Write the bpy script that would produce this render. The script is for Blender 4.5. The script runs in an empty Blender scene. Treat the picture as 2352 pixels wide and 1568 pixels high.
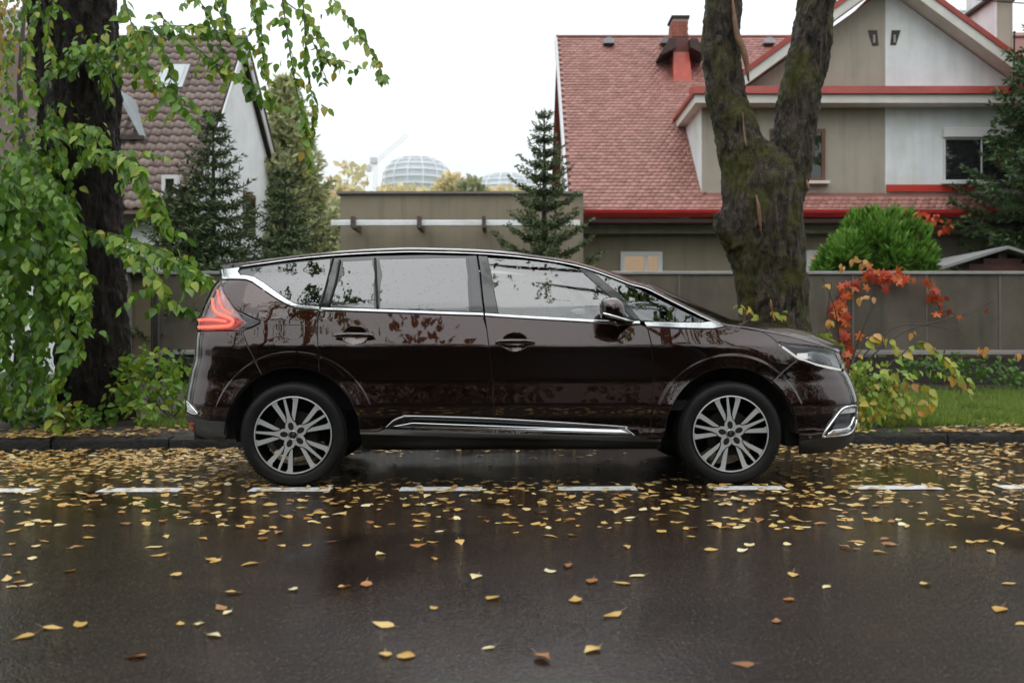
import bpy, bmesh, math, random
import numpy as np
from mathutils import Vector, Matrix, Euler, noise as mnoise
from mathutils.geometry import delaunay_2d_cdt
R = math.radians
scene = bpy.context.scene
# ------------------------------------------------------------------ camera
CAMZ = 0.96
cam_d = bpy.data.cameras.new('camera'); cam = bpy.data.objects.new('camera', cam_d)
scene.collection.objects.link(cam); scene.camera = cam
cam.location = (0, 0, CAMZ); cam.rotation_euler = (R(90), 0, 0)
cam_d.lens = 35; cam_d.sensor_width = 36; cam_d.clip_end = 4000; cam_d.clip_start = 0.05
cam_d.dof.use_dof = True; cam_d.dof.focus_distance = 6.6; cam_d.dof.aperture_fstop = 2.4
# ------------------------------------------------------------------ sky (rainy overcast)
world = bpy.data.worlds.new('World'); scene.world = world; world.use_nodes = True
wn = world.node_tree.nodes; wl = world.node_tree.links
for n in list(wn): wn.remove(n)
w_out = wn.new('ShaderNodeOutputWorld'); w_bg = wn.new('ShaderNodeBackground'); w_bg.inputs[1].default_value = 0.1
w_sky = wn.new('ShaderNodeTexSky'); w_sky.sky_type = 'NISHITA'; w_sky.sun_disc = False
SUN_EL, SUN_AZ = R(58), R(200)
w_sky.sun_elevation = SUN_EL; w_sky.sun_rotation = SUN_AZ; w_sky.dust_density = 8; w_sky.air_density = 1.2
w_hsv = wn.new('ShaderNodeHueSaturation'); w_hsv.inputs['Saturation'].default_value = 0.10
w_tc = wn.new('ShaderNodeTexCoord'); w_sep = wn.new('ShaderNodeSeparateXYZ')
wl.new(w_tc.outputs['Generated'], w_sep.inputs[0])
w_ma = wn.new('ShaderNodeMath'); w_ma.operation = 'MULTIPLY_ADD'; w_ma.use_clamp = False   # overcast law: 1 + 2 sin(elevation)
w_cl = wn.new('ShaderNodeClamp'); wl.new(w_sep.outputs[2], w_cl.inputs[0])
wl.new(w_cl.outputs[0], w_ma.inputs[0]); w_ma.inputs[1].default_value = 1.9; w_ma.inputs[2].default_value = 1.0
w_vm = wn.new('ShaderNodeVectorMath'); w_vm.operation = 'SCALE'
w_vm.inputs[0].default_value = (10.6, 11.1, 11.5)
wl.new(w_ma.outputs[0], w_vm.inputs['Scale'])
w_mix = wn.new('ShaderNodeMixRGB'); w_mix.inputs[0].default_value = 0.12
wl.new(w_vm.outputs[0], w_mix.inputs[1]); wl.new(w_sky.outputs[0], w_hsv.inputs['Color']); wl.new(w_hsv.outputs[0], w_mix.inputs[2])
wl.new(w_mix.outputs[0], w_bg.inputs[0]); wl.new(w_bg.outputs[0], w_out.inputs[0])
sun_d = bpy.data.lights.new('sun', 'SUN'); sun = bpy.data.objects.new('sun', sun_d); scene.collection.objects.link(sun)
sun_d.energy = 0.6; sun_d.angle = R(50); sun_d.color = (1.0, 0.97, 0.93)
sun.rotation_euler = (R(32), 0, R(-20))
vs = scene.view_settings; vs.view_transform = 'Standard'; vs.look = 'None'; vs.exposure = -0.30; vs.gamma = 1; vs.use_curve_mapping = False
cy = scene.cycles; cy.use_denoising = True; cy.max_bounces = 8; cy.transparent_max_bounces = 12; cy.glossy_bounces = 4; cy.diffuse_bounces = 3
cy.sample_clamp_indirect = 6; cy.caustics_reflective = False; cy.caustics_refractive = False
rng = np.random.default_rng(7); random.seed(7)
# ------------------------------------------------------------------ helpers
COL = scene.collection
FP = 35 / 36 * 2560
def at(u, v, Y):                       # a point of the place, from where it shows in the 2352x1568 view and its distance
    f = 35 / 36 * 2352
    return Vector(((u - 1176) / f * Y, Y, CAMZ + (784 - v) / f * Y))
def tag(o, label=None, cat=None, group=None, kind=None):
    if label: o['label'] = label
    if cat: o['category'] = cat
    if group: o['group'] = group
    if kind: o['kind'] = kind
    return o
def empty(name, loc, label=None, cat=None, group=None, rz=0):
    o = bpy.data.objects.new(name, None); COL.objects.link(o); o.location = loc; o.rotation_euler = (0, 0, rz)
    o.empty_display_size = 0.2
    return tag(o, label, cat, group)
def link(name, me, parent=None, m=None):
    o = bpy.data.objects.new(name, me); COL.objects.link(o)
    if m is not None and not me.materials: me.materials.append(m)
    if parent is not None: o.parent = parent
    return o
def rel(parent, V):                    # world coordinates -> parent's own
    if parent is None: return V
    mi = np.array(wmat(parent).inverted()); V = np.asarray(V, float)
    return V @ mi[:3, :3].T + mi[:3, 3]
def wmat(o):
    m = Matrix.LocRotScale(o.location, o.rotation_euler, o.scale)
    return wmat(o.parent) @ m if o.parent else m
def mesh_arr(name, V, F, smooth=False, rnd=None, normals=None):
    V = np.asarray(V, np.float32); F = np.asarray(F, np.int32); k = F.shape[1]
    me = bpy.data.meshes.new(name); me.vertices.add(len(V)); me.vertices.foreach_set('co', V.ravel())
    me.loops.add(F.size); me.loops.foreach_set('vertex_index', F.ravel())
    me.polygons.add(len(F)); me.polygons.foreach_set('loop_start', np.arange(0, F.size, k, dtype=np.int32))
    me.polygons.foreach_set('loop_total', np.full(len(F), k, np.int32))
    if smooth: me.polygons.foreach_set('use_smooth', np.ones(len(F), bool))
    me.update(calc_edges=True)
    if rnd is not None:
        a = me.attributes.new('rnd', 'FLOAT', 'POINT'); a.data.foreach_set('value', np.asarray(rnd, np.float32))
    if normals is not None: me.normals_split_custom_set_from_vertices([tuple(n) for n in normals])
    return me
class MB:                              # collects pieces of ONE part
    def __init__(s): s.V = []; s.F = []; s.n = 0
    def add(s, V, F):
        V = np.asarray(V, float)
        s.V.append(V); s.F += [tuple(i + s.n for i in f) for f in F]; s.n += len(V); return s
    def box(s, x0, x1, y0, y1, z0, z1):
        V = [(x, y, z) for z in (z0, z1) for y in (y0, y1) for x in (x0, x1)]
        return s.add(V, [(0, 2, 3, 1), (4, 5, 7, 6), (0, 1, 5, 4), (2, 6, 7, 3), (0, 4, 6, 2), (1, 3, 7, 5)])
    def hexa(s, p):                    # 8 corners: 4 bottom, 4 top
        return s.add(p, [(3, 2, 1, 0), (4, 5, 6, 7), (0, 1, 5, 4), (1, 2, 6, 5), (2, 3, 7, 6), (3, 0, 4, 7)])
    def prism(s, poly, axis_vec):      # planar polygon (3-D points) swept along a vector
        P = np.asarray(poly, float); n = len(P); V = np.vstack([P, P + np.asarray(axis_vec, float)])
        return s.add(V, [tuple(range(n))[::-1], tuple(range(n, 2 * n))] + [(i, (i + 1) % n, n + (i + 1) % n, n + i) for i in range(n)])
    def tube(s, pts, rad, n=6, cap=True):
        P = [Vector(p) for p in pts]; rad = [rad] * len(P) if np.isscalar(rad) else rad
        t0 = (P[1] - P[0]).normalized(); up = Vector((0, 0, 1)) if abs(t0.z) < .9 else Vector((1, 0, 0))
        side = t0.cross(up).normalized(); V = []
        for i, p in enumerate(P):
            t = (P[min(i + 1, len(P) - 1)] - P[max(i - 1, 0)]).normalized()
            side = (side - t * side.dot(t)).normalized(); b = t.cross(side)
            for k in range(n):
                a = 2 * math.pi * k / n; V.append(p + (side * math.cos(a) + b * math.sin(a)) * rad[i])
        F = [(i * n + k, i * n + (k + 1) % n, (i + 1) * n + (k + 1) % n, (i + 1) * n + k) for i in range(len(P) - 1) for k in range(n)]
        if cap: F += [tuple(range(n))[::-1], tuple(range((len(P) - 1) * n, len(P) * n))]
        return s.add([tuple(v) for v in V], F)
    def lathe(s, prof, c, axis='y', n=48):
        V = []; F = []; m = len(prof)
        for k in range(n):
            a = 2 * math.pi * k / n
            for r, h in prof:
                ca, sa = r * math.cos(a), r * math.sin(a)
                V.append((c[0] + ca, c[1] + h, c[2] + sa) if axis == 'y' else (c[0] + ca, c[1] + sa, c[2] + h))
        for k in range(n):
            for i in range(m - 1):
                a, b = k * m + i, ((k + 1) % n) * m + i
                F.append((a, a + 1, b + 1, b) if axis == 'y' else (a, b, b + 1, a + 1))
        return s.add(V, F)
    def build(s, name, m, parent=None, smooth=False, bevel=0, local=False, angle=None):
        V = np.vstack(s.V)
        if not local: V = rel(parent, V)
        me = bpy.data.meshes.new(name); me.from_pydata([tuple(v) for v in V], [], s.F); me.update()
        if smooth: me.polygons.foreach_set('use_smooth', [True] * len(me.polygons))
        if angle: me.set_sharp_from_angle(angle=R(angle))
        o = link(name, me, parent, m)
        if bevel:
            b = o.modifiers.new('bevel', 'BEVEL'); b.width = bevel; b.segments = 2; b.limit_method = 'ANGLE'; b.angle_limit = R(35); b.harden_normals = False
        return o
# ------------------------------------------------------------------ materials
class NT:
    def __init__(s, name):
        s.m = bpy.data.materials.new(name); s.m.use_nodes = True; s.t = s.m.node_tree; s.n = s.t.nodes; s.l = s.t.links
        s.p = s.n.get('Principled BSDF'); s.o = s.n.get('Material Output'); s._co = None
    def node(s, typ, **kw):
        n = s.n.new(typ)
        for k, v in kw.items(): setattr(n, k, v)
        return n
    @property
    def co(s):
        if s._co is None: s._co = s.node('ShaderNodeTexCoord').outputs['Object']
        return s._co
    def mapped(s, scale):
        mp = s.node('ShaderNodeMapping'); s.l.new(s.co, mp.inputs[0]); mp.inputs['Scale'].default_value = scale; return mp.outputs[0]
    def noise(s, scale, detail=4, rough=.55, co=None, dist=0):
        n = s.node('ShaderNodeTexNoise'); n.inputs['Scale'].default_value = scale; n.inputs['Detail'].default_value = detail
        n.inputs['Roughness'].default_value = rough; n.inputs['Distortion'].default_value = dist
        s.l.new(co if co is not None else s.co, n.inputs['Vector']); return n.outputs[0]
    def voro(s, scale, co=None, feature='F1'):
        n = s.node('ShaderNodeTexVoronoi', feature=feature); n.inputs['Scale'].default_value = scale
        s.l.new(co if co is not None else s.co, n.inputs['Vector']); return n
    def ramp(s, src, stops, interp='LINEAR'):
        r = s.node('ShaderNodeValToRGB'); r.color_ramp.interpolation = interp; e = r.color_ramp.elements
        while len(e) < len(stops): e.new(.5)
        for el, (p, c) in zip(e, stops):
            el.position = p; el.color = (c, c, c, 1) if np.isscalar(c) else (*c[:3], 1)
        s.l.new(src, r.inputs[0]); return r.outputs[0]
    def mix(s, fac, a, b, mode='MIX'):
        n = s.node('ShaderNodeMixRGB', blend_type=mode)
        for i, x in enumerate((fac, a, b)):
            if hasattr(x, 'is_linked') or isinstance(x, bpy.types.NodeSocket): s.l.new(x, n.inputs[i])
            elif i == 0: n.inputs[0].default_value = x
            else: n.inputs[i].default_value = (*x[:3], 1) if not np.isscalar(x) else (x, x, x, 1)
        return n.outputs[0]
    def math(s, op, a, b=0.0):
        n = s.node('ShaderNodeMath', operation=op)
        for i, x in enumerate((a, b)):
            if isinstance(x, bpy.types.NodeSocket): s.l.new(x, n.inputs[i])
            else: n.inputs[i].default_value = x
        return n.outputs[0]
    def bump(s, h, strength=.3, dist=.01):
        n = s.node('ShaderNodeBump'); n.inputs['Strength'].default_value = strength; n.inputs['Distance'].default_value = dist
        s.l.new(h, n.inputs['Height']); return n.outputs[0]
    def set(s, **kw):
        for k, v in kw.items():
            i = s.p.inputs[{'col': 'Base Color', 'rough': 'Roughness', 'metal': 'Metallic', 'spec': 'Specular IOR Level', 'coat': 'Coat Weight',
                            'coatr': 'Coat Roughness', 'norm': 'Normal', 'ior': 'IOR', 'coatn': 'Coat Normal', 'emit': 'Emission Color', 'emits': 'Emission Strength', 'alpha': 'Alpha', 'coatior': 'Coat IOR'}[k]]
            if isinstance(v, bpy.types.NodeSocket): s.l.new(v, i)
            elif k in ('col', 'emit'): i.default_value = (*v[:3], 1)
            else: i.default_value = v
        return s
def mat(name, col, rough=.6, metal=0, var=.12, vscale=3, bscale=0, bstr=.2, bdist=.01, coat=0, spec=.5):
    t = NT(name)
    if var:
        c0 = [max(0, c * (1 - var)) for c in col]; c1 = [c * (1 + var) for c in col]
        t.set(col=t.ramp(t.noise(vscale, 6, .6), [(.3, c0), (.7, c1)]))
    else: t.set(col=col)
    t.set(rough=rough, metal=metal, coat=coat, spec=spec)
    if bscale: t.set(norm=t.bump(t.noise(bscale, 5, .6), bstr, bdist))
    return t.m
def stucco(name, col, streak=.25, green=0.0):
    t = NT(name); a = t.noise(1.3, 5, .6); st = t.noise(1.0, 4, .6, t.mapped((5, 5, .35)))
    c = t.ramp(a, [(.3, [x * .88 for x in col]), (.7, [x * 1.08 for x in col])])
    c = t.mix(t.ramp(st, [(.5, 0.0), (.78, streak)]), c, [x * .45 for x in col])
    if green: c = t.mix(t.ramp(t.noise(1.1, 4, .6, t.mapped((1.2, 1, .7))), [(.48, 0.0), (.75, green)]), c, (col[0] * .62, col[1] * .66, col[2] * .42))
    t.set(col=c, rough=.85, norm=t.bump(t.noise(90, 3, .6), .35, .006), spec=.3); return t.m
def leafmat(name, stops, rough=.38, trans=.35, attr=True, blotch=.16):
    t = NT(name)
    if attr: a = t.node('ShaderNodeAttribute', attribute_name='rnd').outputs['Fac']
    else: a = t.node('ShaderNodeObjectInfo').outputs['Random']
    c = t.ramp(a, stops)
    c = t.mix(t.ramp(t.noise(30, 3, .6), [(.40, 0.0), (.8, blotch)]), c, (.12, .07, .01))
    t.set(col=c, rough=rough, spec=.4)
    if trans:
        tr = t.node('ShaderNodeBsdfTranslucent'); t.l.new(c, tr.inputs[0]); mx = t.node('ShaderNodeMixShader'); mx.inputs[0].default_value = trans
        t.l.new(t.p.outputs[0], mx.inputs[1]); t.l.new(tr.outputs[0], mx.inputs[2]); t.l.new(mx.outputs[0], t.o.inputs[0])
    return t.m
# ------------------------------------------------------------------ leaves
LEAF_V = np.array([(0, 0, 0), (0, .33, -.03), (0, .68, -.05), (0, 1.0, -.16), (-.24, .13, .05), (-.33, .38, .07), (-.19, .74, .0), (.24, .13, .05), (.33, .38, .07), (.19, .74, .0)])
LEAF_F = np.array([(0, 1, 4), (1, 5, 4), (1, 2, 5), (2, 6, 5), (2, 3, 6), (0, 7, 1), (1, 7, 8), (1, 8, 2), (2, 8, 9), (2, 9, 3)])
def unit(a): return a / np.maximum(np.linalg.norm(a, axis=-1, keepdims=True), 1e-9)
def frames(D, Nrm):                    # leaf axis and rough normal -> three axes
    D = unit(D); X = unit(np.cross(D, Nrm)); N = np.cross(X, D); return X, D, N
def scatter(LV, LF, P, D, Nrm, S, curl=None):
    X, Yd, Z = frames(np.asarray(D, float), np.asarray(Nrm, float)); S = np.asarray(S, float).reshape(-1, 1, 1)
    L = np.repeat(LV[None], len(P), 0).copy()
    if curl is not None: L[:, :, 2] += np.asarray(curl)[:, None] * L[:, :, 1] ** 2
    V = np.asarray(P)[:, None, :] + S * (L[..., 0:1] * X[:, None] + L[..., 1:2] * Yd[:, None] + L[..., 2:3] * Z[:, None])
    F = LF[None] + (np.arange(len(P)) * len(LV))[:, None, None]
    return V.reshape(-1, 3), F.reshape(-1, LF.shape[1])
def leaf_cloud(name, P, D, Nrm, S, m, parent=None, rnd=None, LV=LEAF_V, LF=LEAF_F, curl=None, kind=None):
    n = len(P); rnd = rng.random(n) if rnd is None else rnd
    V, F = scatter(LV, LF, P, D, Nrm, S, curl); me = mesh_arr(name, rel(parent, V), F, False, np.repeat(rnd, len(LV)))
    o = link(name, me, parent, m)
    if kind: o['kind'] = kind
    return o
DIAMOND_V = np.array([(0, 0, 0), (-.5, .4, 0), (.5, .4, 0), (0, 1, 0)]); DIAMOND_F = np.array([(0, 2, 1), (1, 2, 3)])
def spline(pts, n):                    # Catmull-Rom through the points
    P = np.asarray(pts, float); k = len(P)
    if k == 2: return P[0] + (P[1] - P[0]) * np.linspace(0, 1, n)[:, None]
    Q = np.vstack([2 * P[0] - P[1], P, 2 * P[-1] - P[-2]]); out = []
    for t in np.linspace(0, k - 1 - 1e-6, n):
        i = int(t); f = t - i; a, b, c, d = Q[i:i + 4]
        out.append(.5 * (2 * b + (c - a) * f + (2 * a - 5 * b + 4 * c - d) * f * f + (3 * b - a - 3 * c + d) * f ** 3))
    return np.array(out)
# ================================================================== the car
CAR = empty('parked_car', (-0.019, 7.49, 0), 'dark brown metallic people carrier parked at the kerb in the rain', 'car', rz=R(1.8))
CARM = np.array(wmat(CAR))
def cr(ox, oy, s): return lambda *p: [(ox + x / s, oy + y / s) for x, y in p]
kA = cr(440, 580, 3.6469); kB = cr(440, 900, 3.6469); kC = cr(1000, 580, 3.6469); kD = cr(1560, 640, 3.6469); kE = cr(1560, 850, 3.6469); kG = cr(900, 900, 2.94)
XW, ZW, RT = 1.449, 0.346, 0.346     # axles, tyre radius
def proj(P):
    W = P @ CARM[:3, :3].T + CARM[:3, 3]
    return np.stack([1280 + W[..., 0] / W[..., 1] * FP, 853.5 - (W[..., 2] - CAMZ) / W[..., 1] * FP], -1)
# half width against height
_z = np.arange(0.1, 1.75, 0.002)
_w = np.interp(_z, [.1, .20, .25, .30, .34, .385, .47, .53, .70, .925, 1.158, 1.20, 1.53, 1.60, 1.75], [.70, .80, .87, .90, .945, .93, .925, .946, .924, .936, .868, .856, .715, .68, .60])
_k = np.exp(-.5 * (np.arange(-15, 16) * .002 / .008) ** 2); _k /= _k.sum()
_w = np.convolve(np.pad(_w, 15, mode='edge'), _k, 'valid')
def Wz(z): return np.interp(z, _z, _w)
NF, NR = 4.6, 5.5
def plan_table(n):
    t = np.linspace(0, math.pi / 2, 6001); xi = np.sin(t) ** (2 / n); et = np.cos(t) ** (2 / n)
    L = np.concatenate([[0], np.cumsum(np.hypot(np.diff(xi) * 2.43, np.diff(et) * .93))]); return L, xi, et
TF, TR = plan_table(NF), plan_table(NR); SF, SR = TF[0][-1], TR[0][-1]
def fit_end(pts, sgn, n):              # reach of the body at each height from the outline it shows
    zs, as_ = [], []
    xi = np.sin(np.linspace(0, math.pi / 2, 400)) ** (2 / n); et = np.cos(np.linspace(0, math.pi / 2, 400)) ** (2 / n)
    for u, v in pts:
        tgt = (u - 1280) / FP; z = CAMZ + (853.5 - v) / FP * 7.1
        for _ in range(3):
            lo, hi = 1.2, 3.2
            for _ in range(40):
                a = (lo + hi) / 2; P = np.stack([sgn * a * xi, -Wz(z) * et, np.full(400, z)], -1); W = P @ CARM[:3, :3].T + CARM[:3, 3]
                r = sgn * W[:, 0] / W[:, 1]; k = r.argmax()
                if r[k] > sgn * tgt: hi = a
                else: lo = a
            z = CAMZ + (853.5 - v) / FP * W[k, 1]
        zs.append(z); as_.append(a)
    o = np.argsort(zs); zs = np.array(zs)[o]; as_ = np.array(as_)[o]
    g = np.interp(_z, zs, as_); k2 = np.exp(-.5 * (np.arange(-15, 16) * .002 / .007) ** 2); k2 /= k2.sum()
    return np.convolve(np.pad(g, 15, mode='edge'), k2, 'valid')
AR = fit_end(kA((400, 345), (410, 420), (345, 480), (300, 560), (260, 650), (225, 740), (187, 795), (184, 900), (172, 960), (172, 1060), (165, 1160), (138, 1245), (122, 1330), (103, 1420), (85, 1560)) + kB((79, 440), (79, 500), (95, 545), (115, 600), (150, 650)), -1, NR)
AF = fit_end(kD((1985, 915), (2010, 975), (2022, 1035), (2060, 1090), (2100, 1180), (2130, 1290), (2135, 1350)) + kE((2128, 600), (2122, 700), (2112, 800), (2100, 880), (2070, 930)), 1, NF)
def sstep(a, b, x): t = np.clip((x - a) / (b - a), 0, 1); return t * t * (3 - 2 * t)
BOWLS = []
def Fs(s, z):
    s = np.asarray(s, float); z = np.asarray(z, float); f = s >= 0; sa = np.abs(s)
    xi = np.where(f, np.interp(sa, TF[0], TF[1]), np.interp(sa, TR[0], TR[1])); et = np.where(f, np.interp(sa, TF[0], TF[2]), np.interp(sa, TR[0], TR[2]))
    x = np.where(f, np.interp(z, _z, AF) * xi, -np.interp(z, _z, AR) * xi); y = Wz(z) * et
    for cx, rc in ((-XW, .548), (XW, .526)):
        r = np.hypot(x - cx, z - ZW)
        y = y + (0.0035 * np.clip((rc + .006 - r) / .012, 0, 1) + .006 * np.clip((rc - r) / .09, 0, 1) ** 2) * sstep(.32, .5, z) * np.clip(et * 1.3, 0, 1)
    y = y - .055 * sstep(1.1, 1.9, x) * sstep(.80, 1.06, z)
    for bx, bz, rx, rz, d in BOWLS:
        q = np.clip(1 - ((x - bx) / rx) ** 2 - ((z - bz) / rz) ** 2, 0, 1); y = y - d * q
    return np.stack([x, -y, z], -1)
def Fn(s, z):
    e = 2e-3; a = Fs(s + e, z) - Fs(s - e, z); b = Fs(s, z + e) - Fs(s, z - e); n = unit(np.cross(a, b)); return n
_gs, _gz = np.meshgrid(np.arange(-SR + .03, SF - .03, .012), np.arange(.2, 1.66, .006), indexing='ij')
_gp = proj(Fs(_gs, _gz))
_W = Fs(_gs, _gz) @ CARM[:3, :3].T + CARM[:3, 3]; _nn = Fn(_gs, _gz) @ CARM[:3, :3].T
_vis = (np.sum(_nn * (np.array([0, 0, CAMZ]) - _W), -1) > 0)
_gpv = _gp[_vis]; _gsv = _gs[_vis]; _gzv = _gz[_vis]
def inv(pts):                          # where on the body a traced point lies
    out = []
    for u, v in pts:
        k = ((_gpv - (u, v)) ** 2).sum(1).argmin(); s, z = _gsv[k], _gzv[k]
        for _ in range(4):
            e = 1e-3; p0 = proj(Fs(s, z)); J = np.stack([(proj(Fs(s + e, z)) - p0) / e, (proj(Fs(s, z + e)) - p0) / e], 1)
            try: d = np.linalg.solve(J, np.array((u, v)) - p0)
            except np.linalg.LinAlgError: break
            if np.abs(d).max() > .05: break
            s += d[0]; z += d[1]
        out.append((s, z))
    return out
def x2s(x, z):
    a = np.interp(z, _z, AF) if x >= 0 else np.interp(z, _z, AR); T = TF if x >= 0 else TR
    return math.copysign(np.interp(min(abs(x) / a, 1), T[1], T[0]), x)
def arc(cx, a0, a1, r=.44, n=22):      # wheel opening, angles from the front, up positive
    return [(x2s(cx + r * math.cos(R(a)), ZW + r * math.sin(R(a))), ZW + r * math.sin(R(a))) for a in np.linspace(a0, a1, n)]
def densify(poly, d):
    out = []
    for i, p in enumerate(poly):
        q = poly[(i + 1) % len(poly)]; n = max(1, int(math.hypot(q[0] - p[0], q[1] - p[1]) / d))
        out += [(p[0] + (q[0] - p[0]) * k / n, p[1] + (q[1] - p[1]) * k / n) for k in range(n)]
    return np.array(out)
def clean(P, d=.003):
    out = [P[0]]
    for p in P[1:]:
        if np.hypot(*(p - out[-1])) > d: out.append(p)
    if np.hypot(*(out[-1] - out[0])) < d: out.pop()
    return np.array(out)
def inset(P, d):
    a = np.roll(P, 1, 0) - P; b = np.roll(P, -1, 0) - P; n1 = unit(np.stack([a[:, 1], -a[:, 0]], 1)); n2 = unit(np.stack([-b[:, 1], b[:, 0]], 1))
    n = unit(n1 + n2); area = .5 * np.sum(P[:, 0] * np.roll(P[:, 1], -1) - np.roll(P[:, 0], -1) * P[:, 1])
    return P + n * d * (1 if area > 0 else -1), -n * (1 if area > 0 else -1)
def inside(pts, P):
    x, y = pts[:, 0:1], pts[:, 1:2]; x0, y0 = P[:, 0], P[:, 1]; x1, y1 = np.roll(x0, -1), np.roll(y0, -1)
    c = ((y0 > y) != (y1 > y)) & (x < (x1 - x0) * (y - y0) / (y1 - y0 + 1e-12) + x0); return c.sum(1) % 2 == 1
def bdist(pts, P):
    A = P; B = np.roll(P, -1, 0); d = B - A; L = (d ** 2).sum(1) + 1e-12
    t = np.clip(((pts[:, None] - A) * d).sum(2) / L, 0, 1); return np.sqrt(((pts[:, None] - (A + t[..., None] * d)) ** 2).sum(2)).min(1)
EXTRA = []
for cx in (-XW, XW):
    for r in (.455, .475, .495, .507, .516, .524, .532, .540, .548, .556, .566, .585):
        for a in np.arange(-5, 186, 2.5):
            z = ZW + r * math.sin(R(a)); x = cx + r * math.cos(R(a))
            if z > .3: EXTRA.append((x2s(x, z), z))
EXTRA = np.array(EXTRA)
def tri_fill(P, grid, extra=None):
    lo, hi = P.min(0), P.max(0)
    gx, gz = np.meshgrid(np.arange(lo[0], hi[0], grid), np.arange(lo[1], hi[1], grid)); G = np.stack([gx.ravel(), gz.ravel()], 1)
    X, Z = Fs(G[:, 0], G[:, 1])[:, 0], G[:, 1]
    keep = np.ones(len(G), bool)
    for cx in (-XW, XW): r = np.hypot(X - cx, Z - ZW); keep &= ~((r > .44) & (r < .60) & (Z > .3))
    G = G[keep]; E = EXTRA
    if extra is not None: E = np.vstack([E, extra])
    G = np.vstack([G, E]); G = G[(G >= lo).all(1) & (G <= hi).all(1)]
    if len(G): G = G[inside(G, P)]
    if len(G): G = G[bdist(G, P) > grid * .35]
    V = np.vstack([P, G]) if len(G) else P; n = len(P)
    vo, eo, fo, *_ = delaunay_2d_cdt([Vector(v) for v in V], [(i, (i + 1) % n) for i in range(n)], [list(range(n))], 1, 1e-6)
    return np.array([tuple(v) for v in vo]), [tuple(f) for f in fo]
def panel(name, poly, m, off=0.0, grid=.035, gap=.0025, depth=.02, mirror='copy', parent=None, edge=.003, extra=None, dens=.025):
    P = clean(densify(poly, dens)); P, _ = inset(P, gap); Pi, outw = inset(P, edge)
    v2, F = tri_fill(Pi, grid, extra); N = Fn(v2[:, 0], v2[:, 1]); V = Fs(v2[:, 0], v2[:, 1]) + N * off
    # orient triangles outwards
    F = np.array([f for f in F if len(f) == 3]); fn = np.cross(V[F[:, 1]] - V[F[:, 0]], V[F[:, 2]] - V[F[:, 0]]); flip = (fn * N[F[:, 0]]).sum(1) < 0; F[flip] = F[flip][:, ::-1]
    k = len(P); n0 = len(V); Nb = Fn(P[:, 0], P[:, 1]); Pb = Fs(P[:, 0], P[:, 1])
    e = 2e-3; o3 = unit(Fs(P[:, 0] + outw[:, 0] * e, P[:, 1] + outw[:, 1] * e) - Pb)
    ni = Fn(Pi[:, 0], Pi[:, 1]); Vi = Fs(Pi[:, 0], Pi[:, 1]) + ni * off
    V1 = Pb + Nb * (off - edge * .6); V2 = Pb + Nb * (off - depth)
    Vall = np.vstack([V, Vi, V1, V2]); Nall = np.vstack([N, ni, unit(Nb + o3 * 1.2), o3]); Fq = []
    i0, i1, i2 = n0, n0 + k, n0 + 2 * k
    for i in range(k):
        j = (i + 1) % k; Fq += [(i0 + i, i1 + i, i1 + j), (i0 + i, i1 + j, i0 + j), (i1 + i, i2 + i, i2 + j), (i1 + i, i2 + j, i1 + j)]
    Fq = np.array(Fq); fn = np.cross(Vall[Fq[:, 1]] - Vall[Fq[:, 0]], Vall[Fq[:, 2]] - Vall[Fq[:, 0]]); flip = (fn * Nall[Fq[:, 1]]).sum(1) < 0; Fq[flip] = Fq[flip][:, ::-1]
    Fall = np.vstack([F, Fq])
    if mirror == 'join':
        Vm = Vall * (1, -1, 1); Nm = Nall * (1, -1, 1); Fall = np.vstack([Fall, Fall[:, ::-1] + len(Vall)]); Vall = np.vstack([Vall, Vm]); Nall = np.vstack([Nall, Nm])
    me = mesh_arr(name, Vall, Fall, True, None, Nall); o = link(name, me, parent or CAR, m)
    if mirror == 'copy':
        c = o.copy(); COL.objects.link(c); c.scale = (1, -1, 1)
    return o
def on(pts, off=0.0):                  # traced line -> 3-D points on the body
    q = np.array(inv(pts)); return Fs(q[:, 0], q[:, 1]) + Fn(q[:, 0], q[:, 1]) * off
def strip(name, pts, r, m, off=.004, n=40, parent=None, mirror=True, flat=1.0, ns=8):
    P = spline(on(pts, off), n); b = MB().tube(P, r, ns); o = b.build(name, m, parent or CAR, True, local=True)
    if mirror: c = o.copy(); COL.objects.link(c); c.scale = (1, -1, 1)
    return o
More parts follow.
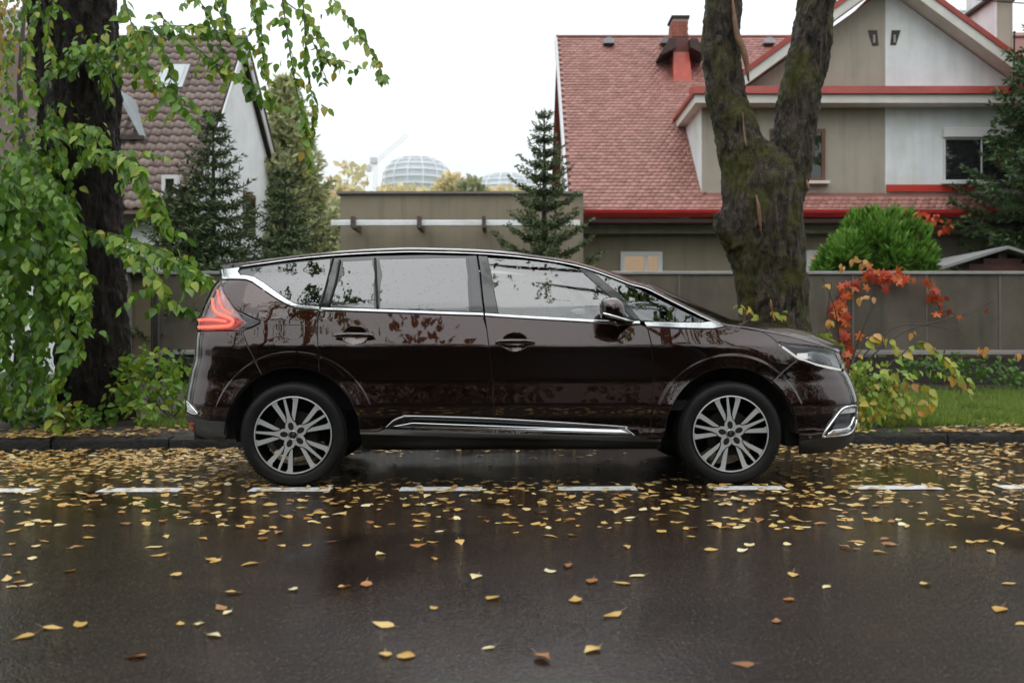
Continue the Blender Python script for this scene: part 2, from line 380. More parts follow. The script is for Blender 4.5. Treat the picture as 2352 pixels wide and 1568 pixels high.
# ---- car materials
def drops(t, scale=60, strength=.35):
    v = t.voro(scale); d = t.ramp(v.outputs['Distance'], [(.0, 1.0), (.28, 0.0)]); w = t.math('GREATER_THAN', t.node('ShaderNodeSeparateColor').outputs[0], .5)
    sc = w.node.inputs[0].links[0].from_node; t.l.new(v.outputs['Color'], sc.inputs[0]); return t.bump(t.math('MULTIPLY', d, w), strength, .002)
t = NT('brown_metallic_paint'); fl = t.noise(900, 1, .5)
t.set(col=t.ramp(fl, [(.3, (.0145, .0042, .0022)), (.7, (.032, .0096, .0051))]), metal=1, rough=.24, coat=1, coatr=.012, coatior=1.72, spec=.5); nd = drops(t); t.set(coatn=nd); PAINT = t.m
t = NT('privacy_glass'); t.set(col=(.004, .0045, .005), rough=.0, ior=2.15, norm=drops(t, 55, .4)); TINT = t.m
def clear_glass(name, tint, ior=1.75, drop=True):
    t = NT(name); t.n.remove(t.p); tr = t.node('ShaderNodeBsdfTransparent'); tr.inputs[0].default_value = (*tint, 1); g = t.node('ShaderNodeBsdfGlossy'); g.inputs['Roughness'].default_value = .0
    fr = t.node('ShaderNodeFresnel'); fr.inputs[0].default_value = ior; mx = t.node('ShaderNodeMixShader')
    if drop: nd = drops(t, 55, .4); t.l.new(nd, g.inputs['Normal'])
    t.l.new(fr.outputs[0], mx.inputs[0]); t.l.new(tr.outputs[0], mx.inputs[1]); t.l.new(g.outputs[0], mx.inputs[2]); t.l.new(mx.outputs[0], t.o.inputs[0]); return t.m
GLASS = clear_glass('car_window_glass', (.74, .80, .77), 2.5); LENS = clear_glass('lamp_lens', (.93, .95, .95), 1.6); REDLENS = clear_glass('tail_lamp_lens', (.95, .82, .82), 1.7)
CHROME = mat('chrome', (.72, .73, .74), .10, 1, 0); BLACKG = mat('gloss_black', (.006, .006, .006), .08, 0, 0, coat=.6); BLACKP = mat('black_plastic', (.008, .008, .0078), .5, 0, .15, 40, 250, .15, .002, spec=.25)
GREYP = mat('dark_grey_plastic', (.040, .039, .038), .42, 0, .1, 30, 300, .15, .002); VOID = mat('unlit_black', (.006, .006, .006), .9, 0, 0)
SEAT = mat('dark_seat_fabric', (.02, .02, .021), .9, 0, .2, 60)
def emis(name, col, st, base=(.02, .02, .02)):
    t = NT(name); t.set(col=base, emit=col, emits=st, rough=.3); return t.m
RED_LED = emis('red_led', (1, .18, .10), 1.7, (.2, .01, .01)); WHITE_LED = emis('white_led', (1, .97, .94), .75, (.6, .6, .6)); REDREFL = mat('red_reflector', (.30, .008, .01), .2, 0, .1, 60, coat=.5)
LAMPB = mat('lamp_reflector', (.80, .81, .82), .25, .1, .25, 25); DARKCHR = mat('smoked_chrome', (.20, .20, .20), .16, 1, .15, 10)
# ---- side panels (near side traced, far side mirrored)
hb = []
for pts in (kA((1630, 945)), kC((1050, 1003))):
    q = inv(pts)[0]; p = Fs(*q); BOWLS.append((p[0], p[2], .088, .062, .016)); hb.append(q)
HX = np.array([(q[0] + .088 * r * math.cos(a), q[1] + .062 * r * math.sin(a)) for q in hb for r in (.15, .4, .6, .75, .88, .96, 1.03, 1.12) for a in np.linspace(0, 6.28, 25)[:-1]])
ar_seam = kA((1311, 712), (1290, 830), (1290, 920), (1300, 1140), (1312, 1285)); b_seam = kC((762, 764), (790, 880), (820, 1100), (852, 1390)) + kG((978, 230), (994, 430), (997, 548))
f_seam = kD((192, 640), (215, 660), (250, 800), (270, 950), (268, 1130)) + kE((262, 560), (245, 760), (222, 905))
swoosh = kA((1311, 712), (1200, 706), (1090, 694), (1000, 660), (900, 600), (800, 530), (700, 460), (640, 438), (560, 434), (420, 438))
lamp_in = kA((420, 438), (480, 615), (520, 680), (560, 716), (650, 757), (770, 808), (765, 835), (690, 872), (605, 900))
rb_seam = kA((605, 900), (655, 1040), (725, 1180), (790, 1305))
fb_seam = kD((1580, 934), (1435, 1062), (1352, 1133))
def ang(p, cx): q = Fs(*p); return math.degrees(math.atan2(q[2] - ZW, q[0] - cx))
iar, ib, ifs, isw, ili, irb, ifb = map(inv, (ar_seam, b_seam, f_seam, swoosh, lamp_in, rb_seam, fb_seam))
a_rb, a_rd = ang(irb[-1], -XW), ang(iar[-1], -XW); a_fb = ang(ifb[-1], XW)
isill_r = inv(kG((185, 502), (130, 526), (6, 526))); isill_f = inv(kG((2020, 556), (2115, 584)))
panel('rear_quarter_panel', isw[:-1] + ili[:-1] + irb[:-1] + arc(-XW, a_rb, a_rd, n=18) + iar[::-1][1:], PAINT)
belt_r = inv(kA((1322, 716), (1800, 732)) + kC((0, 740), (400, 755), (755, 766)))
panel('door', belt_r + ib[1:] + isill_r + arc(-XW, 2, a_rd, n=14) + iar[::-1][1:-1], PAINT, extra=HX)
belt_f = inv(kC((776, 768), (1200, 795), (1850, 832), (2060, 846), (2190, 842)))
panel('door', belt_f + ifs + isill_f[::-1] + ib[::-1][:-1], PAINT, extra=HX)
chr_bot = inv(kD((205, 643), (500, 659), (800, 666), (905, 644))); CREST = kD((905, 642), (1000, 650), (1100, 662), (1250, 685), (1400, 712), (1550, 745), (1700, 785), (1820, 822)); shut = inv(CREST)
hl_low = inv(kD((1820, 834), (1700, 817), (1500, 797), (1385, 779), (1430, 822), (1500, 882), (1580, 934)))
panel('front_fender', chr_bot + shut[1:] + hl_low + ifb[1:] + arc(XW, a_fb, 176, n=20) + inv(kE((345, 906))) + ifs[::-1][:-1], PAINT)
hl_bot = inv(kD((1580, 936), (1650, 952), (1750, 992), (1900, 1032), (2000, 1052)))
ft_top = inv(kE((1605, 920), (1800, 895), (2000, 862), (2070, 846)))
panel('front_bumper', hl_bot + [(SF - .5, .80), (SF - .01, .80), (SF - .01, .40)] + [(SF - .5, .41)] + ft_top[::-1] + arc(XW, 8, a_fb, n=14) + ifb[::-1][1:-1], PAINT, mirror='join')
panel('front_bumper_lip', ft_top + [(SF - .5, .405), (SF - .01, .395), (SF - .01, .27), (SF - .5, .26)] + inv(kE((2010, 985), (1850, 1028), (1700, 1043), (1600, 1043))), GREYP, mirror='join')
zr = irb[0][1]; s_c = inv(kA((200, 905)))[0][0] - .06
rt_top = inv(kB((455, 566), (300, 556), (200, 531), (110, 490)))
panel('rear_bumper', [irb[0], (s_c, zr - .003), (s_c, .74), (-SR + .01, .74), (-SR + .01, .44), (s_c - .15, .44)] + rt_top[::-1] + arc(-XW, 172, a_rb, n=14) + irb[::-1][1:-1], PAINT, mirror='join')
panel('rear_bumper_lip', rt_top + [(s_c - .15, .435), (-SR + .01, .43), (-SR + .01, .36), (s_c - .1, .355)] + inv(kB((150, 655), (280, 718), (450, 743))), GREYP, mirror='join')
panel('tailgate', [(s_c - .006, .747), (-SR + .01, .747), (-SR + .01, 1.13), (s_c - .02, 1.13), (s_c - .006, zr)], PAINT, mirror='join')
panel('rear_window', [(s_c + .05, 1.14), (-SR + .01, 1.14), (-SR + .01, 1.44), (s_c + .08, 1.44)], TINT, -.004, mirror='join')
panel('sill_trim', inv(kG((0, 527), (130, 527), (190, 504), (1000, 533), (2020, 558), (2115, 586), (2215, 591), (2215, 603), (1000, 574), (0, 548))), GREYP, .004, depth=.03)
panel('sill', inv(kG((0, 550), (1000, 576), (2215, 605), (2180, 655), (1000, 662), (20, 655))), BLACKP, -.012, depth=.05)
DIR = 'sill chrome'
panel('sill_chrome_recess', inv(kG((195, 492), (250, 442), (320, 414), (380, 410), (1000, 432), (1880, 485), (1950, 507), (2015, 550), (1000, 520))), DARKCHR, .006, grid=.05)
panel('sill_chrome_slot', inv(kG((390, 458), (370, 436), (420, 430), (1000, 452), (1840, 500), (1870, 512), (1000, 480))), BLACKG, .0085, grid=.05, gap=0, depth=.006)
panel('sill_chrome_strip', inv(kG((240, 487), (385, 460), (990, 482), (1915, 514), (1968, 538), (1000, 509))), CHROME, .016, grid=.05, gap=.0, depth=.01)
strip('sill_chrome_edge', kG((190, 496), (250, 441), (320, 413), (380, 408), (1000, 430), (1880, 484), (1950, 506), (2018, 551)), .0028, CHROME, .008)
# fuel flap
flap = panel('fuel_flap', inv(kA((905, 850), (1140, 850), (1160, 868), (1160, 1018), (1142, 1035), (910, 1035), (888, 1016), (888, 868))), PAINT, .0012, gap=.0, depth=.004, edge=.002)
strip('fuel_flap_edge', kA((905, 850), (1020, 848), (1140, 850), (1160, 870), (1160, 1016), (1142, 1035), (910, 1035), (888, 1016), (888, 870), (905, 850)), .0018, VOID, .0005, 60, flap, False, ns=4)
# glass and surrounds
panel('window_surround', inv(kA((565, 338), (800, 300), (1100, 262), (1410, 232), (1800, 212), (2334, 200)) + kC((400, 205), (700, 212)) + kC((764, 742), (400, 738)) + kA((1800, 708), (1310, 690), (1150, 678), (1080, 658), (1000, 612), (900, 542), (800, 467), (720, 417), (640, 397), (585, 396))), BLACKG, -.008, gap=0)
panel('quarter_window', inv(kA((572, 362), (585, 345), (700, 324), (1000, 286), (1300, 253), (1405, 243), (1370, 480), (1300, 680), (1150, 673), (1080, 652), (1000, 607), (900, 537), (800, 462), (720, 412), (640, 392), (592, 392))), TINT, -.003, depth=.004, gap=.001)
panel('door_window', inv(kA((1520, 266), (1788, 252), (1812, 698), (1404, 684), (1450, 520))), TINT, -.003, depth=.004, gap=.001)
panel('door_window', inv(kA((1850, 246), (2334, 236)) + kC((300, 234), (600, 232), (636, 724), (300, 718)) + kA((1858, 702))), TINT, -.003, depth=.004, gap=.001)
strip('window_divider', kA((1495, 255), (1450, 480), (1385, 690)), .007, BLACKP, .0, 12); strip('window_divider', kA((1815, 240), (1825, 480), (1838, 705)), .008, BLACKP, .0, 12)
strip('pillar_seam', kA((1432, 232), (1370, 480), (1314, 695)), .006, VOID, -.001, 12)
panel('pillar_trim', inv(kC((618, 215), (698, 213), (755, 735), (652, 730))), BLACKG, .000, depth=.006, gap=.001)
panel('pillar_trim', inv(kC((712, 214), (798, 220), (898, 744), (776, 744))), BLACKG, .000, depth=.03, gap=.001)
panel('pillar_trim', inv(kC((1640, 318), (1735, 343), (2000, 560), (2192, 800), (2130, 798), (1985, 650), (1850, 530), (1690, 385), (1640, 345))), BLACKG, .0, depth=.03, gap=0)
panel('door_window', inv(kC((800, 232), (1100, 249), (1400, 283), (1640, 340), (1690, 387), (1850, 532), (1985, 652), (2130, 800), (1800, 800), (1400, 778), (900, 748))), GLASS, -.004, depth=.004, gap=0)
panel('front_quarter_window', inv(kC((1742, 356), (1900, 410), (2100, 485)) + kD((200, 330), (400, 432), (600, 529), (765, 600), (700, 605), (400, 600), (150, 586), (60, 470))), GLASS, -.004, depth=.004, gap=0)
# bright trim
panel('quarter_chrome', inv(kA((398, 345), (480, 335), (575, 326), (580, 338), (562, 364), (590, 396), (640, 396), (720, 416), (800, 466), (900, 541), (1000, 611), (1080, 656), (1150, 676), (1303, 684), (1308, 708), (1200, 703), (1090, 690), (1000, 655), (900, 595), (800, 525), (700, 455), (640, 433), (560, 429), (415, 434))), CHROME, .007, gap=0, depth=.01)
panel('belt_chrome', inv(kA((1322, 690), (1800, 706)) + kC((0, 714), (400, 729), (758, 740), (762, 762), (400, 752), (0, 737)) + kA((1800, 728), (1322, 712))), CHROME, .007, gap=0, depth=.01)
panel('belt_chrome', inv(kC((774, 743), (1200, 769), (1700, 797), (1850, 807), (2060, 820), (2180, 812), (2192, 836), (2060, 842), (1850, 829), (1200, 792), (778, 765))), CHROME, .007, gap=0, depth=.01)
panel('belt_chrome', inv(kD((188, 604), (500, 609), (700, 611), (792, 597), (870, 622), (905, 640), (850, 656), (800, 663), (500, 656), (204, 641))), CHROME, .007, gap=0, depth=.01)
rail_px = kA((402, 338), (600, 318), (800, 290), (1100, 250), (1400, 222), (1700, 202), (2000, 190)) + kC((100, 187), (300, 190), (600, 198), (900, 215), (1200, 245), (1500, 290), (1700, 337), (1900, 405), (2100, 482)) + kD((200, 302), (400, 400), (600, 500), (790, 592), (880, 630))
strip('roof_rail_chrome', rail_px[1:], .0048, CHROME, .006, 110)
# roof, windscreen and bonnet as one sweep across the car
rail_full = rail_px[:-1] + kD((880, 632)) + CREST[1:] + kD((1900, 850), (1950, 876))
RC = spline(on(rail_full, -.002), 240)
def rail_at(i): return RC[i]
LX = RC[:, 0]
def bulge(x):
    h = np.interp(x, [-2.3, -1.9, -1, 0, .5, 1.4, 1.6, 2.0, 2.3], [.02, .04, .05, .05, .045, .05, .06, .06, .03])
    fx = np.interp(x, [-2.3, -1.9, -1.2, .2, .6, 1.4, 1.8, 2.2], [-.04, -.06, -.03, .0, .10, .24, .24, .22])
    fl = np.interp(x, [-2.3, -2.0, .4, 1.3, 1.5, 2.2], [.018, .026, .026, .018, .012, .006]); return h, fx, fl
def loft(i0, i1, t0=-1.0, t1=1.0, nt=61, off=0.0):
    P = RC[i0:i1 + 1]; h, fx, fl = bulge(P[:, 0]); q = np.linspace(math.asin(max(t0, -.985)), math.asin(min(t1, .985)), nt - 4 * (t0 <= -1) - 4 * (t1 >= 1)); T = np.sin(q); ed_ = [1, .9985, .9965, .9945]; T = np.concatenate([[-x for x in ed_] if t0 <= -1 else [], T, ed_[::-1] if t1 >= 1 else []])
    e = np.clip((1 - np.abs(T)) / .0055, 0, 1)
    G = np.stack([P[:, None, 0] + fx[:, None] * (1 - T[None] ** 2), P[:, None, 1] * T[None], P[:, None, 2] + h[:, None] * (1 - np.abs(T[None]) ** 2.5) + fl[:, None] * e[None]], -1)
    a = np.gradient(G, axis=0); b = np.gradient(G, axis=1); N = unit(np.cross(a, b)); N[N[..., 2] < -.02] *= -1
    return G + N * off, N
def loft_obj(name, i0, i1, m, t0=-1.0, t1=1.0, nt=61, off=0.0, parent=None, thick=.012):
    G, N = loft(i0, i1, t0, t1, nt, off); r, c = G.shape[:2]; V = np.vstack([G.reshape(-1, 3), (G - N * thick).reshape(-1, 3)]); n = r * c
    F = np.array([(i * c + j, (i + 1) * c + j, (i + 1) * c + j + 1, i * c + j + 1) for i in range(r - 1) for j in range(c - 1)])
    fn = np.cross(V[F[0][1]] - V[F[0][0]], V[F[0][2]] - V[F[0][0]])
    if fn[2] < 0: F = F[:, ::-1]
    rim = [i * c for i in range(r)] + [(r - 1) * c + j for j in range(1, c)] + [i * c + c - 1 for i in range(r - 2, -1, -1)] + [j for j in range(c - 2, 0, -1)]
    Fr = np.array([(a, b, b + n, a + n) for a, b in zip(rim, rim[1:] + rim[:1])])
    me = mesh_arr(name, V, np.vstack([F, F[:, ::-1] + n, Fr]), True, None, np.vstack([N.reshape(-1, 3)] * 2)); return link(name, me, parent or CAR, m)
iw = int(np.argmin(np.abs(LX - .45))); ih = int(np.argmin(np.abs(LX - 1.52)))
loft_obj('roof', 0, iw, PAINT); loft_obj('windscreen', iw, ih - 4, GLASS, -.93, .93, 37, -.004)
for sgn in (-1, 1): loft_obj('windscreen_pillar', iw, ih, PAINT, *( (-1, -.93) if sgn < 0 else (.93, 1)), nt=6)
loft_obj('bonnet', ih, len(RC) - 1, PAINT)
loft_obj('scuttle', ih - 4, ih + 1, BLACKP, -.93, .93, 21, -.012)
b = MB(); G, N = loft(0, 3); b.add(np.vstack([G[0], G[0] + (.02, 0, -.035), G[3] - (0, 0, .04)]), [(j, j + 1, 61 + j + 1, 61 + j) for j in range(60)] + [(61 + j, 61 + j + 1, 122 + j + 1, 122 + j) for j in range(60)])
b.build('rear_spoiler_lip', PAINT, CAR, True, local=True)
strip('bonnet_seam', kD((1065, 652), (1160, 668), (1250, 690), (1330, 730), (1388, 776)), .003, VOID, -.0005, 24, ns=5)
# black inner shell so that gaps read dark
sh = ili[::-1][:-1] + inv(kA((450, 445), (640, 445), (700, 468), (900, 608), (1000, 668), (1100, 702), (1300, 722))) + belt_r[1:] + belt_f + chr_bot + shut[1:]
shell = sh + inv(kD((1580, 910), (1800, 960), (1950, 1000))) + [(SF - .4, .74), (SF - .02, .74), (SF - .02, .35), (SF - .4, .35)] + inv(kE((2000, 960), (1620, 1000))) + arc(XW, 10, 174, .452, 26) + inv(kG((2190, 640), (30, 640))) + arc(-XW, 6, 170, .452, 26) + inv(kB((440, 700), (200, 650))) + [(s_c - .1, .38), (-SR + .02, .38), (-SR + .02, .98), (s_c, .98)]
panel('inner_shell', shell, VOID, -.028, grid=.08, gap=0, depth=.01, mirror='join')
# wheels and their wells
TYRE = NT('tyre_rubber'); TYRE.set(col=TYRE.ramp(TYRE.noise(9, 5), [(.3, (.004, .0037, .0035)), (.75, (.011, .0105, .010))]), spec=.25, rough=.6, norm=TYRE.bump(TYRE.noise(60, 3), .25, .004)); TYRE = TYRE.m
ALLOY = NT('machined_alloy'); ALLOY.set(col=(.66, .68, .67), metal=.55, rough=.34, norm=ALLOY.bump(ALLOY.noise(150, 2), .05, .001)); ALLOY = ALLOY.m
RR = .2535
def P2(a, r, y): return (r * RR * math.cos(R(a)), y, r * RR * math.sin(R(a)))
def slab(poly2, y0, y1): return MB().prism([(x, y0, z) for x, z in poly2], (0, y1 - y0, 0))
def wheel(cx, side, base):
    yf = -.905 * side * -1 if side < 0 else .905
    w = empty('wheel', (cx, -.905 if side < 0 else .905, ZW)); w.parent = CAR; w.rotation_euler = (0, 0, 0 if side < 0 else math.pi)
    # tyre: outer face towards -y
    prof = [(.256, .02), (.262, .004), (.285, -.006), (.315, -.008), (.332, .004), (.341, .02), (.346, .045), (.346, .19), (.340, .215), (.32, .23), (.26, .23)]
    b = MB().lathe(prof, (0, 0, 0), 'y', 72); ty = b.build('tyre', TYRE, w, True, local=True)
    tb = MB()
    for k in range(90):                # tread blocks round the shoulder
        a = 2 * math.pi * k / 90; ca, sa = math.cos(a), math.sin(a)
        for y0, y1 in ((.022, .075), (.095, .14), (.16, .205)):
            c = np.array([((r * ca - tt * sa), y, (r * sa + tt * ca)) for y in (y0, y1) for r, tt in ((.340, -.009), (.3485, -.009), (.3485, .009), (.340, .009))])
            tb.hexa(c)
    tb.build('tread', TYRE, w, local=True)
    b = MB().lathe([(.2545, .012), (.2535, .0), (.247, -.001), (.243, .006), (.238, .10), (.225, .14), (.225, .20)], (0, 0, 0), 'y', 72); rim = b.build('rim', BLACKG, w, True, local=True, angle=40)
    MB().lathe([(.2542, .008), (.2545, -.002), (.247, -.0035), (.2455, .004)], (0, 0, 0), 'y', 72).build('rim_flange', ALLOY, w, True, local=True, angle=40)
    for k in range(5):
        a = base + 72 * k
        thin = [(-1.75, .965), (1.75, .965), (2.6, .75), (5.2, .50), (13, .365), (24, .325), (36, .255), (36, .12), (-36, .12), (-36, .255), (-24, .325), (-13, .365), (-5.2, .50), (-2.6, .75)]
        pts = [(p[0], p[2]) for p in (P2(a + da, r, 0) for da, r in thin)]
        sp = slab(pts, .004, .03).build('spoke', BLACKG, w, local=True)
        slab([(x, z) for x, z in pts], .0005, .0042).build('spoke_face', ALLOY, sp, local=True)
        for sg in (-1, 1):
            wide = [(-11.2, .975), (-13.6, .90), (-10.2, .52), (-13, .42), (-18.5, .36), (-20.2, .375), (-21.8, .975), (-16, .985)]
            pts = [(p[0], p[2]) for p in (P2(a + sg * da, r, 0) for da, r in wide)]
            if sg < 0: pts = pts[::-1]
            sp = slab(pts, .008, .045).build('spoke', BLACKG, w, local=True)
            slab(pts, .003, .0082).build('spoke_face', ALLOY, sp, local=True)
        c = P2(a, .232, -.0006); d = (math.cos(R(a)), math.sin(R(a)))
        hole = [(c[0] + .026 * math.cos(q) * d[0] - .0185 * math.sin(q) * d[1], c[2] + .026 * math.cos(q) * d[1] + .0185 * math.sin(q) * d[0]) for q in np.linspace(0, 2 * math.pi, 19)[:-1]]
        slab(hole, -.0008, .02).build('bolt_recess', VOID, w, local=True)
    MB().lathe([(.0, -.001), (.031, -.001), (.034, .002)], (0, 0, 0), 'y', 32).build('hub_cap', BLACKG, w, True, local=True)
    MB().lathe([(.0255, -.001), (.0265, -.005), (.029, -.005), (.030, -.001)], (0, 0, 0), 'y', 32).build('hub_ring', CHROME, w, True, local=True)
    em = MB(); o_ = [(0, .019), (.0115, 0), (0, -.019), (-.0115, 0)]; i_ = [(0, .009), (.0045, 0), (0, -.009), (-.0045, 0)]
    for k in range(4):
        q = (k + 1) % 4; em.hexa([(o_[k][0], -.001, o_[k][1]), (o_[q][0], -.001, o_[q][1]), (i_[q][0], -.001, i_[q][1]), (i_[k][0], -.001, i_[k][1]), (o_[k][0] * .85, -.006, o_[k][1] * .85), (o_[q][0] * .85, -.006, o_[q][1] * .85), (i_[q][0], -.006, i_[q][1]), (i_[k][0], -.006, i_[k][1])])
    em.build('hub_emblem', CHROME, w, local=True)
    MB().lathe([(.03, .075), (.15, .075), (.155, .08), (.155, .095), (.03, .10)], (0, 0, 0), 'y', 40).build('brake_disc', mat('brake_disc_steel', (.028, .022, .018), .5, .5, .3, 30) if 'brake_disc_steel' not in bpy.data.materials else bpy.data.materials['brake_disc_steel'], w, True, local=True, angle=40)
    MB().box(.06, .13, .05, .13, -.16, -.05).build('brake_caliper', GREYP, w, local=True, bevel=.01)
    return w
wheel(-XW, -1, 31.6); wheel(XW, -1, 23.3); wheel(-XW, 1, 12); wheel(XW, 1, 50)
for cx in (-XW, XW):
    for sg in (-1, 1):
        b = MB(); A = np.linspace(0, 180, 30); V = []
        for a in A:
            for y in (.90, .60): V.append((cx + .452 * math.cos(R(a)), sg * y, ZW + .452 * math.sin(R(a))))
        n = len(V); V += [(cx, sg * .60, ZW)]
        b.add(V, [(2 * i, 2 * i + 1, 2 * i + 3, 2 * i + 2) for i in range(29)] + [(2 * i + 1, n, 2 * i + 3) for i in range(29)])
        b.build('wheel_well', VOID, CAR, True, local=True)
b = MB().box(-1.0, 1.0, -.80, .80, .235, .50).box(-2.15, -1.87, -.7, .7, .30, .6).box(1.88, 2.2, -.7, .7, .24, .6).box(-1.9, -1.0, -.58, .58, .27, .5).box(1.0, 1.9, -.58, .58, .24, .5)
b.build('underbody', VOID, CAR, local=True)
# lamps
hl = inv(kD((1385, 780), (1500, 797), (1700, 817), (1850, 842), (1945, 880), (1988, 930), (2004, 980), (2008, 1040), (1900, 1026), (1750, 988), (1650, 948), (1580, 932), (1500, 880), (1430, 820)))
hlx = [(s + (.05 if i in (5, 6, 7) else .03 if i in (4, 8) else 0), z) for i, (s, z) in enumerate(hl)]
lamp = panel('headlamp', hlx, LAMPB, -.035, grid=.03, depth=.01, gap=.003)
panel('lens', hlx, LENS, .001, grid=.03, depth=.03, gap=.001, parent=lamp)
strip('daylight_strip', kD((1450, 822), (1520, 875), (1590, 922), (1680, 962), (1800, 1000), (1900, 1020), (1985, 1034)), .0075, WHITE_LED, -.010, 40, lamp, False)
strip('chrome_bezel', kD((1420, 800), (1500, 862), (1585, 915), (1660, 945), (1800, 985), (1960, 1015)), .007, CHROME, -.016, 40, lamp, False)
panel('projector', inv(kD((1598, 882), (1690, 878), (1692, 928), (1640, 930), (1602, 915))), WHITE_LED, -.018, grid=.02, depth=.015, gap=0, mirror='none', parent=lamp)
panel('reflector_bowl', inv(kD((1705, 880), (1820, 895), (1900, 930), (1930, 990), (1850, 995), (1760, 960), (1705, 935))), CHROME, -.020, grid=.02, depth=.012, gap=0, mirror='none', parent=lamp)
panel('lamp_brow', inv(kD((1480, 800), (1700, 822), (1840, 848), (1930, 884), (1800, 862), (1620, 834), (1530, 818))), BLACKG, -.016, grid=.02, depth=.012, gap=0, mirror='none', parent=lamp)
tl = inv(kA((392, 440), (414, 440), (478, 620), (518, 684), (558, 720), (648, 762), (766, 811), (760, 832), (688, 869), (600, 892), (500, 888), (300, 896), (190, 897)))
tlx = tl + [(tl[-1][0] - .14, tl[-1][1]), (tl[-1][0] - .14, inv(kA((190, 795)))[0][1]), (inv(kA((225, 745)))[0][0] - .06, inv(kA((225, 745)))[0][1]), (inv(kA((262, 650)))[0][0] - .05, inv(kA((262, 650)))[0][1]), (inv(kA((345, 485)))[0][0] - .04, inv(kA((345, 485)))[0][1])]
tail = panel('tail_lamp', tlx, LAMPB, -.03, grid=.03, depth=.01, gap=.002)
panel('lens', tlx, REDLENS, .002, grid=.03, depth=.03, gap=.001, parent=tail)
strip('tail_light_strip', kA((200, 866), (330, 862), (470, 852), (512, 822), (498, 790), (385, 742), (340, 695), (328, 605)), .0095, RED_LED, -.004, 50, tail, False)
strip('tail_light_strip', kA((200, 800), (320, 796), (450, 812)), .0085, RED_LED, -.004, 20, tail, False)
strip('tail_light_strip', kA((370, 525), (385, 600), (402, 655), (432, 705), (492, 738)), .006, RED_LED, -.004, 24, tail, False)
panel('red_field', inv(kA((200, 780), (330, 770), (400, 760), (540, 770), (600, 810), (540, 860), (470, 882), (200, 886))), emis('tail_lamp_red', (1, .10, .06), .32, (.5, .03, .02)), -.012, grid=.03, depth=.01, gap=0, mirror='none', parent=tail)
panel('lamp_tip', inv(kA((560, 728), (650, 768), (764, 812), (758, 830), (690, 866), (570, 888), (650, 826))), BLACKG, .004, grid=.03, depth=.01, gap=0, mirror='none', parent=tail)
# corner details
fg = inv(kE((1800, 876), (1850, 806), (1950, 664), (2000, 616), (2050, 603), (2120, 604), (2118, 720), (2098, 795), (2070, 835), (2000, 858)))
fog = panel('fog_lamp_surround', fg, BLACKG, .003, grid=.03, depth=.015, gap=0)
strip('chrome_frame', kE((1800, 876), (1850, 806), (1950, 664), (2000, 616), (2050, 603), (2112, 606), (2112, 720), (2090, 795), (2060, 838), (1995, 860), (1800, 877)), .008, CHROME, .006, 60, fog, False)
panel('fog_lamp_chrome', inv(kE((1860, 846), (1900, 818), (2020, 800), (2060, 770), (2088, 700), (2108, 690), (2094, 790), (2066, 830), (2000, 852), (1840, 866))), CHROME, .012, grid=.03, depth=.015, gap=0, mirror='none', parent=fog)
panel('fog_lamp_lens', inv(kE((1965, 672), (2005, 632), (2050, 618), (2100, 620), (2098, 655))), LAMPB, .008, grid=.03, depth=.01, gap=0, mirror='none', parent=fog)
panel('bumper_reflector', inv(kB((118, 566), (165, 575), (172, 632), (125, 640))), REDREFL, .006, grid=.03, depth=.01, gap=0)
bl = panel('bumper_lamp', inv(kB((98, 375), (205, 488), (160, 480), (108, 455))), LAMPB, .003, grid=.03, depth=.012, gap=0)
strip('chrome_frame', kB((100, 372), (150, 425), (207, 492)), .007, CHROME, .006, 12, bl, False); strip('chrome_frame', kB((207, 492), (150, 484), (106, 458)), .004, CHROME, .006, 12, bl, False)
grl = panel('grille', [(SF - .42, .50), (SF - .02, .50), (SF - .02, .76), (SF - .42, .76)], BLACKG, .004, grid=.05, depth=.01, mirror='join')
# door handles
for (q, w) in ((hb[0], .0), (hb[1], .0)):
    c = Fs(*q); n = Fn(*q); o = MB(); T = np.linspace(-1, 1, 25); V = []; F = []
    for t_ in T:
        p = np.array(c) + np.array((t_ * .132, 0, .004 - .004 * t_ * t_)); y = -(.958 - .016 * t_ ** 2 + (.012 if abs(t_) > .93 else 0)); hh = .0165 * math.sqrt(max(0.02, 1 - abs(t_) ** 6))
        for k in range(12):
            a = 2 * math.pi * k / 12; V.append((p[0], y - .010 * math.cos(a), p[2] + hh * math.sin(a)))
    F = [(i * 12 + k, i * 12 + (k + 1) % 12, (i + 1) * 12 + (k + 1) % 12, (i + 1) * 12 + k) for i in range(24) for k in range(12)] + [tuple(range(12))[::-1], tuple(range(288, 300))]
    h_ = o.add(V, F).build('door_handle', PAINT, CAR, True, local=True); h2 = h_.copy(); COL.objects.link(h2); h2.scale = (1, -1, 1)
# mirrors
mo = np.array(kC((1822, 700), (1820, 655), (1838, 618), (1880, 602), (1945, 597), (2000, 615), (2035, 660), (2052, 720), (2070, 780), (2050, 825), (1960, 818), (1880, 805), (1838, 790), (1826, 750)))
YM = 6.44
def wloc(u, v, Y): return rel(CAR, np.stack([(np.asarray(u) - 1280) / FP * Y, np.full(len(u), Y), CAMZ + (853.5 - np.asarray(v)) / FP * Y], -1))
O2 = spline(np.vstack([mo, mo[:1]]), 57)[:-1]; cc = O2.mean(0); V = []; n = len(O2)
for k, (sc, dy) in enumerate([(.0, -.095), (.35, -.092), (.62, -.082), (.82, -.062), (.94, -.035), (1, 0), (.97, .04), (.85, .08), (.6, .11), (.0, .12)]):
    V.append(wloc(cc[0] + (O2[:, 0] - cc[0]) * max(sc, .02), cc[1] + (O2[:, 1] - cc[1]) * max(sc, .02), YM) + (0, dy, 0))
V = np.vstack(V); b = MB().add(V, [(i * n + k, i * n + (k + 1) % n, (i + 1) * n + (k + 1) % n, (i + 1) * n + k) for i in range(9) for k in range(n)])
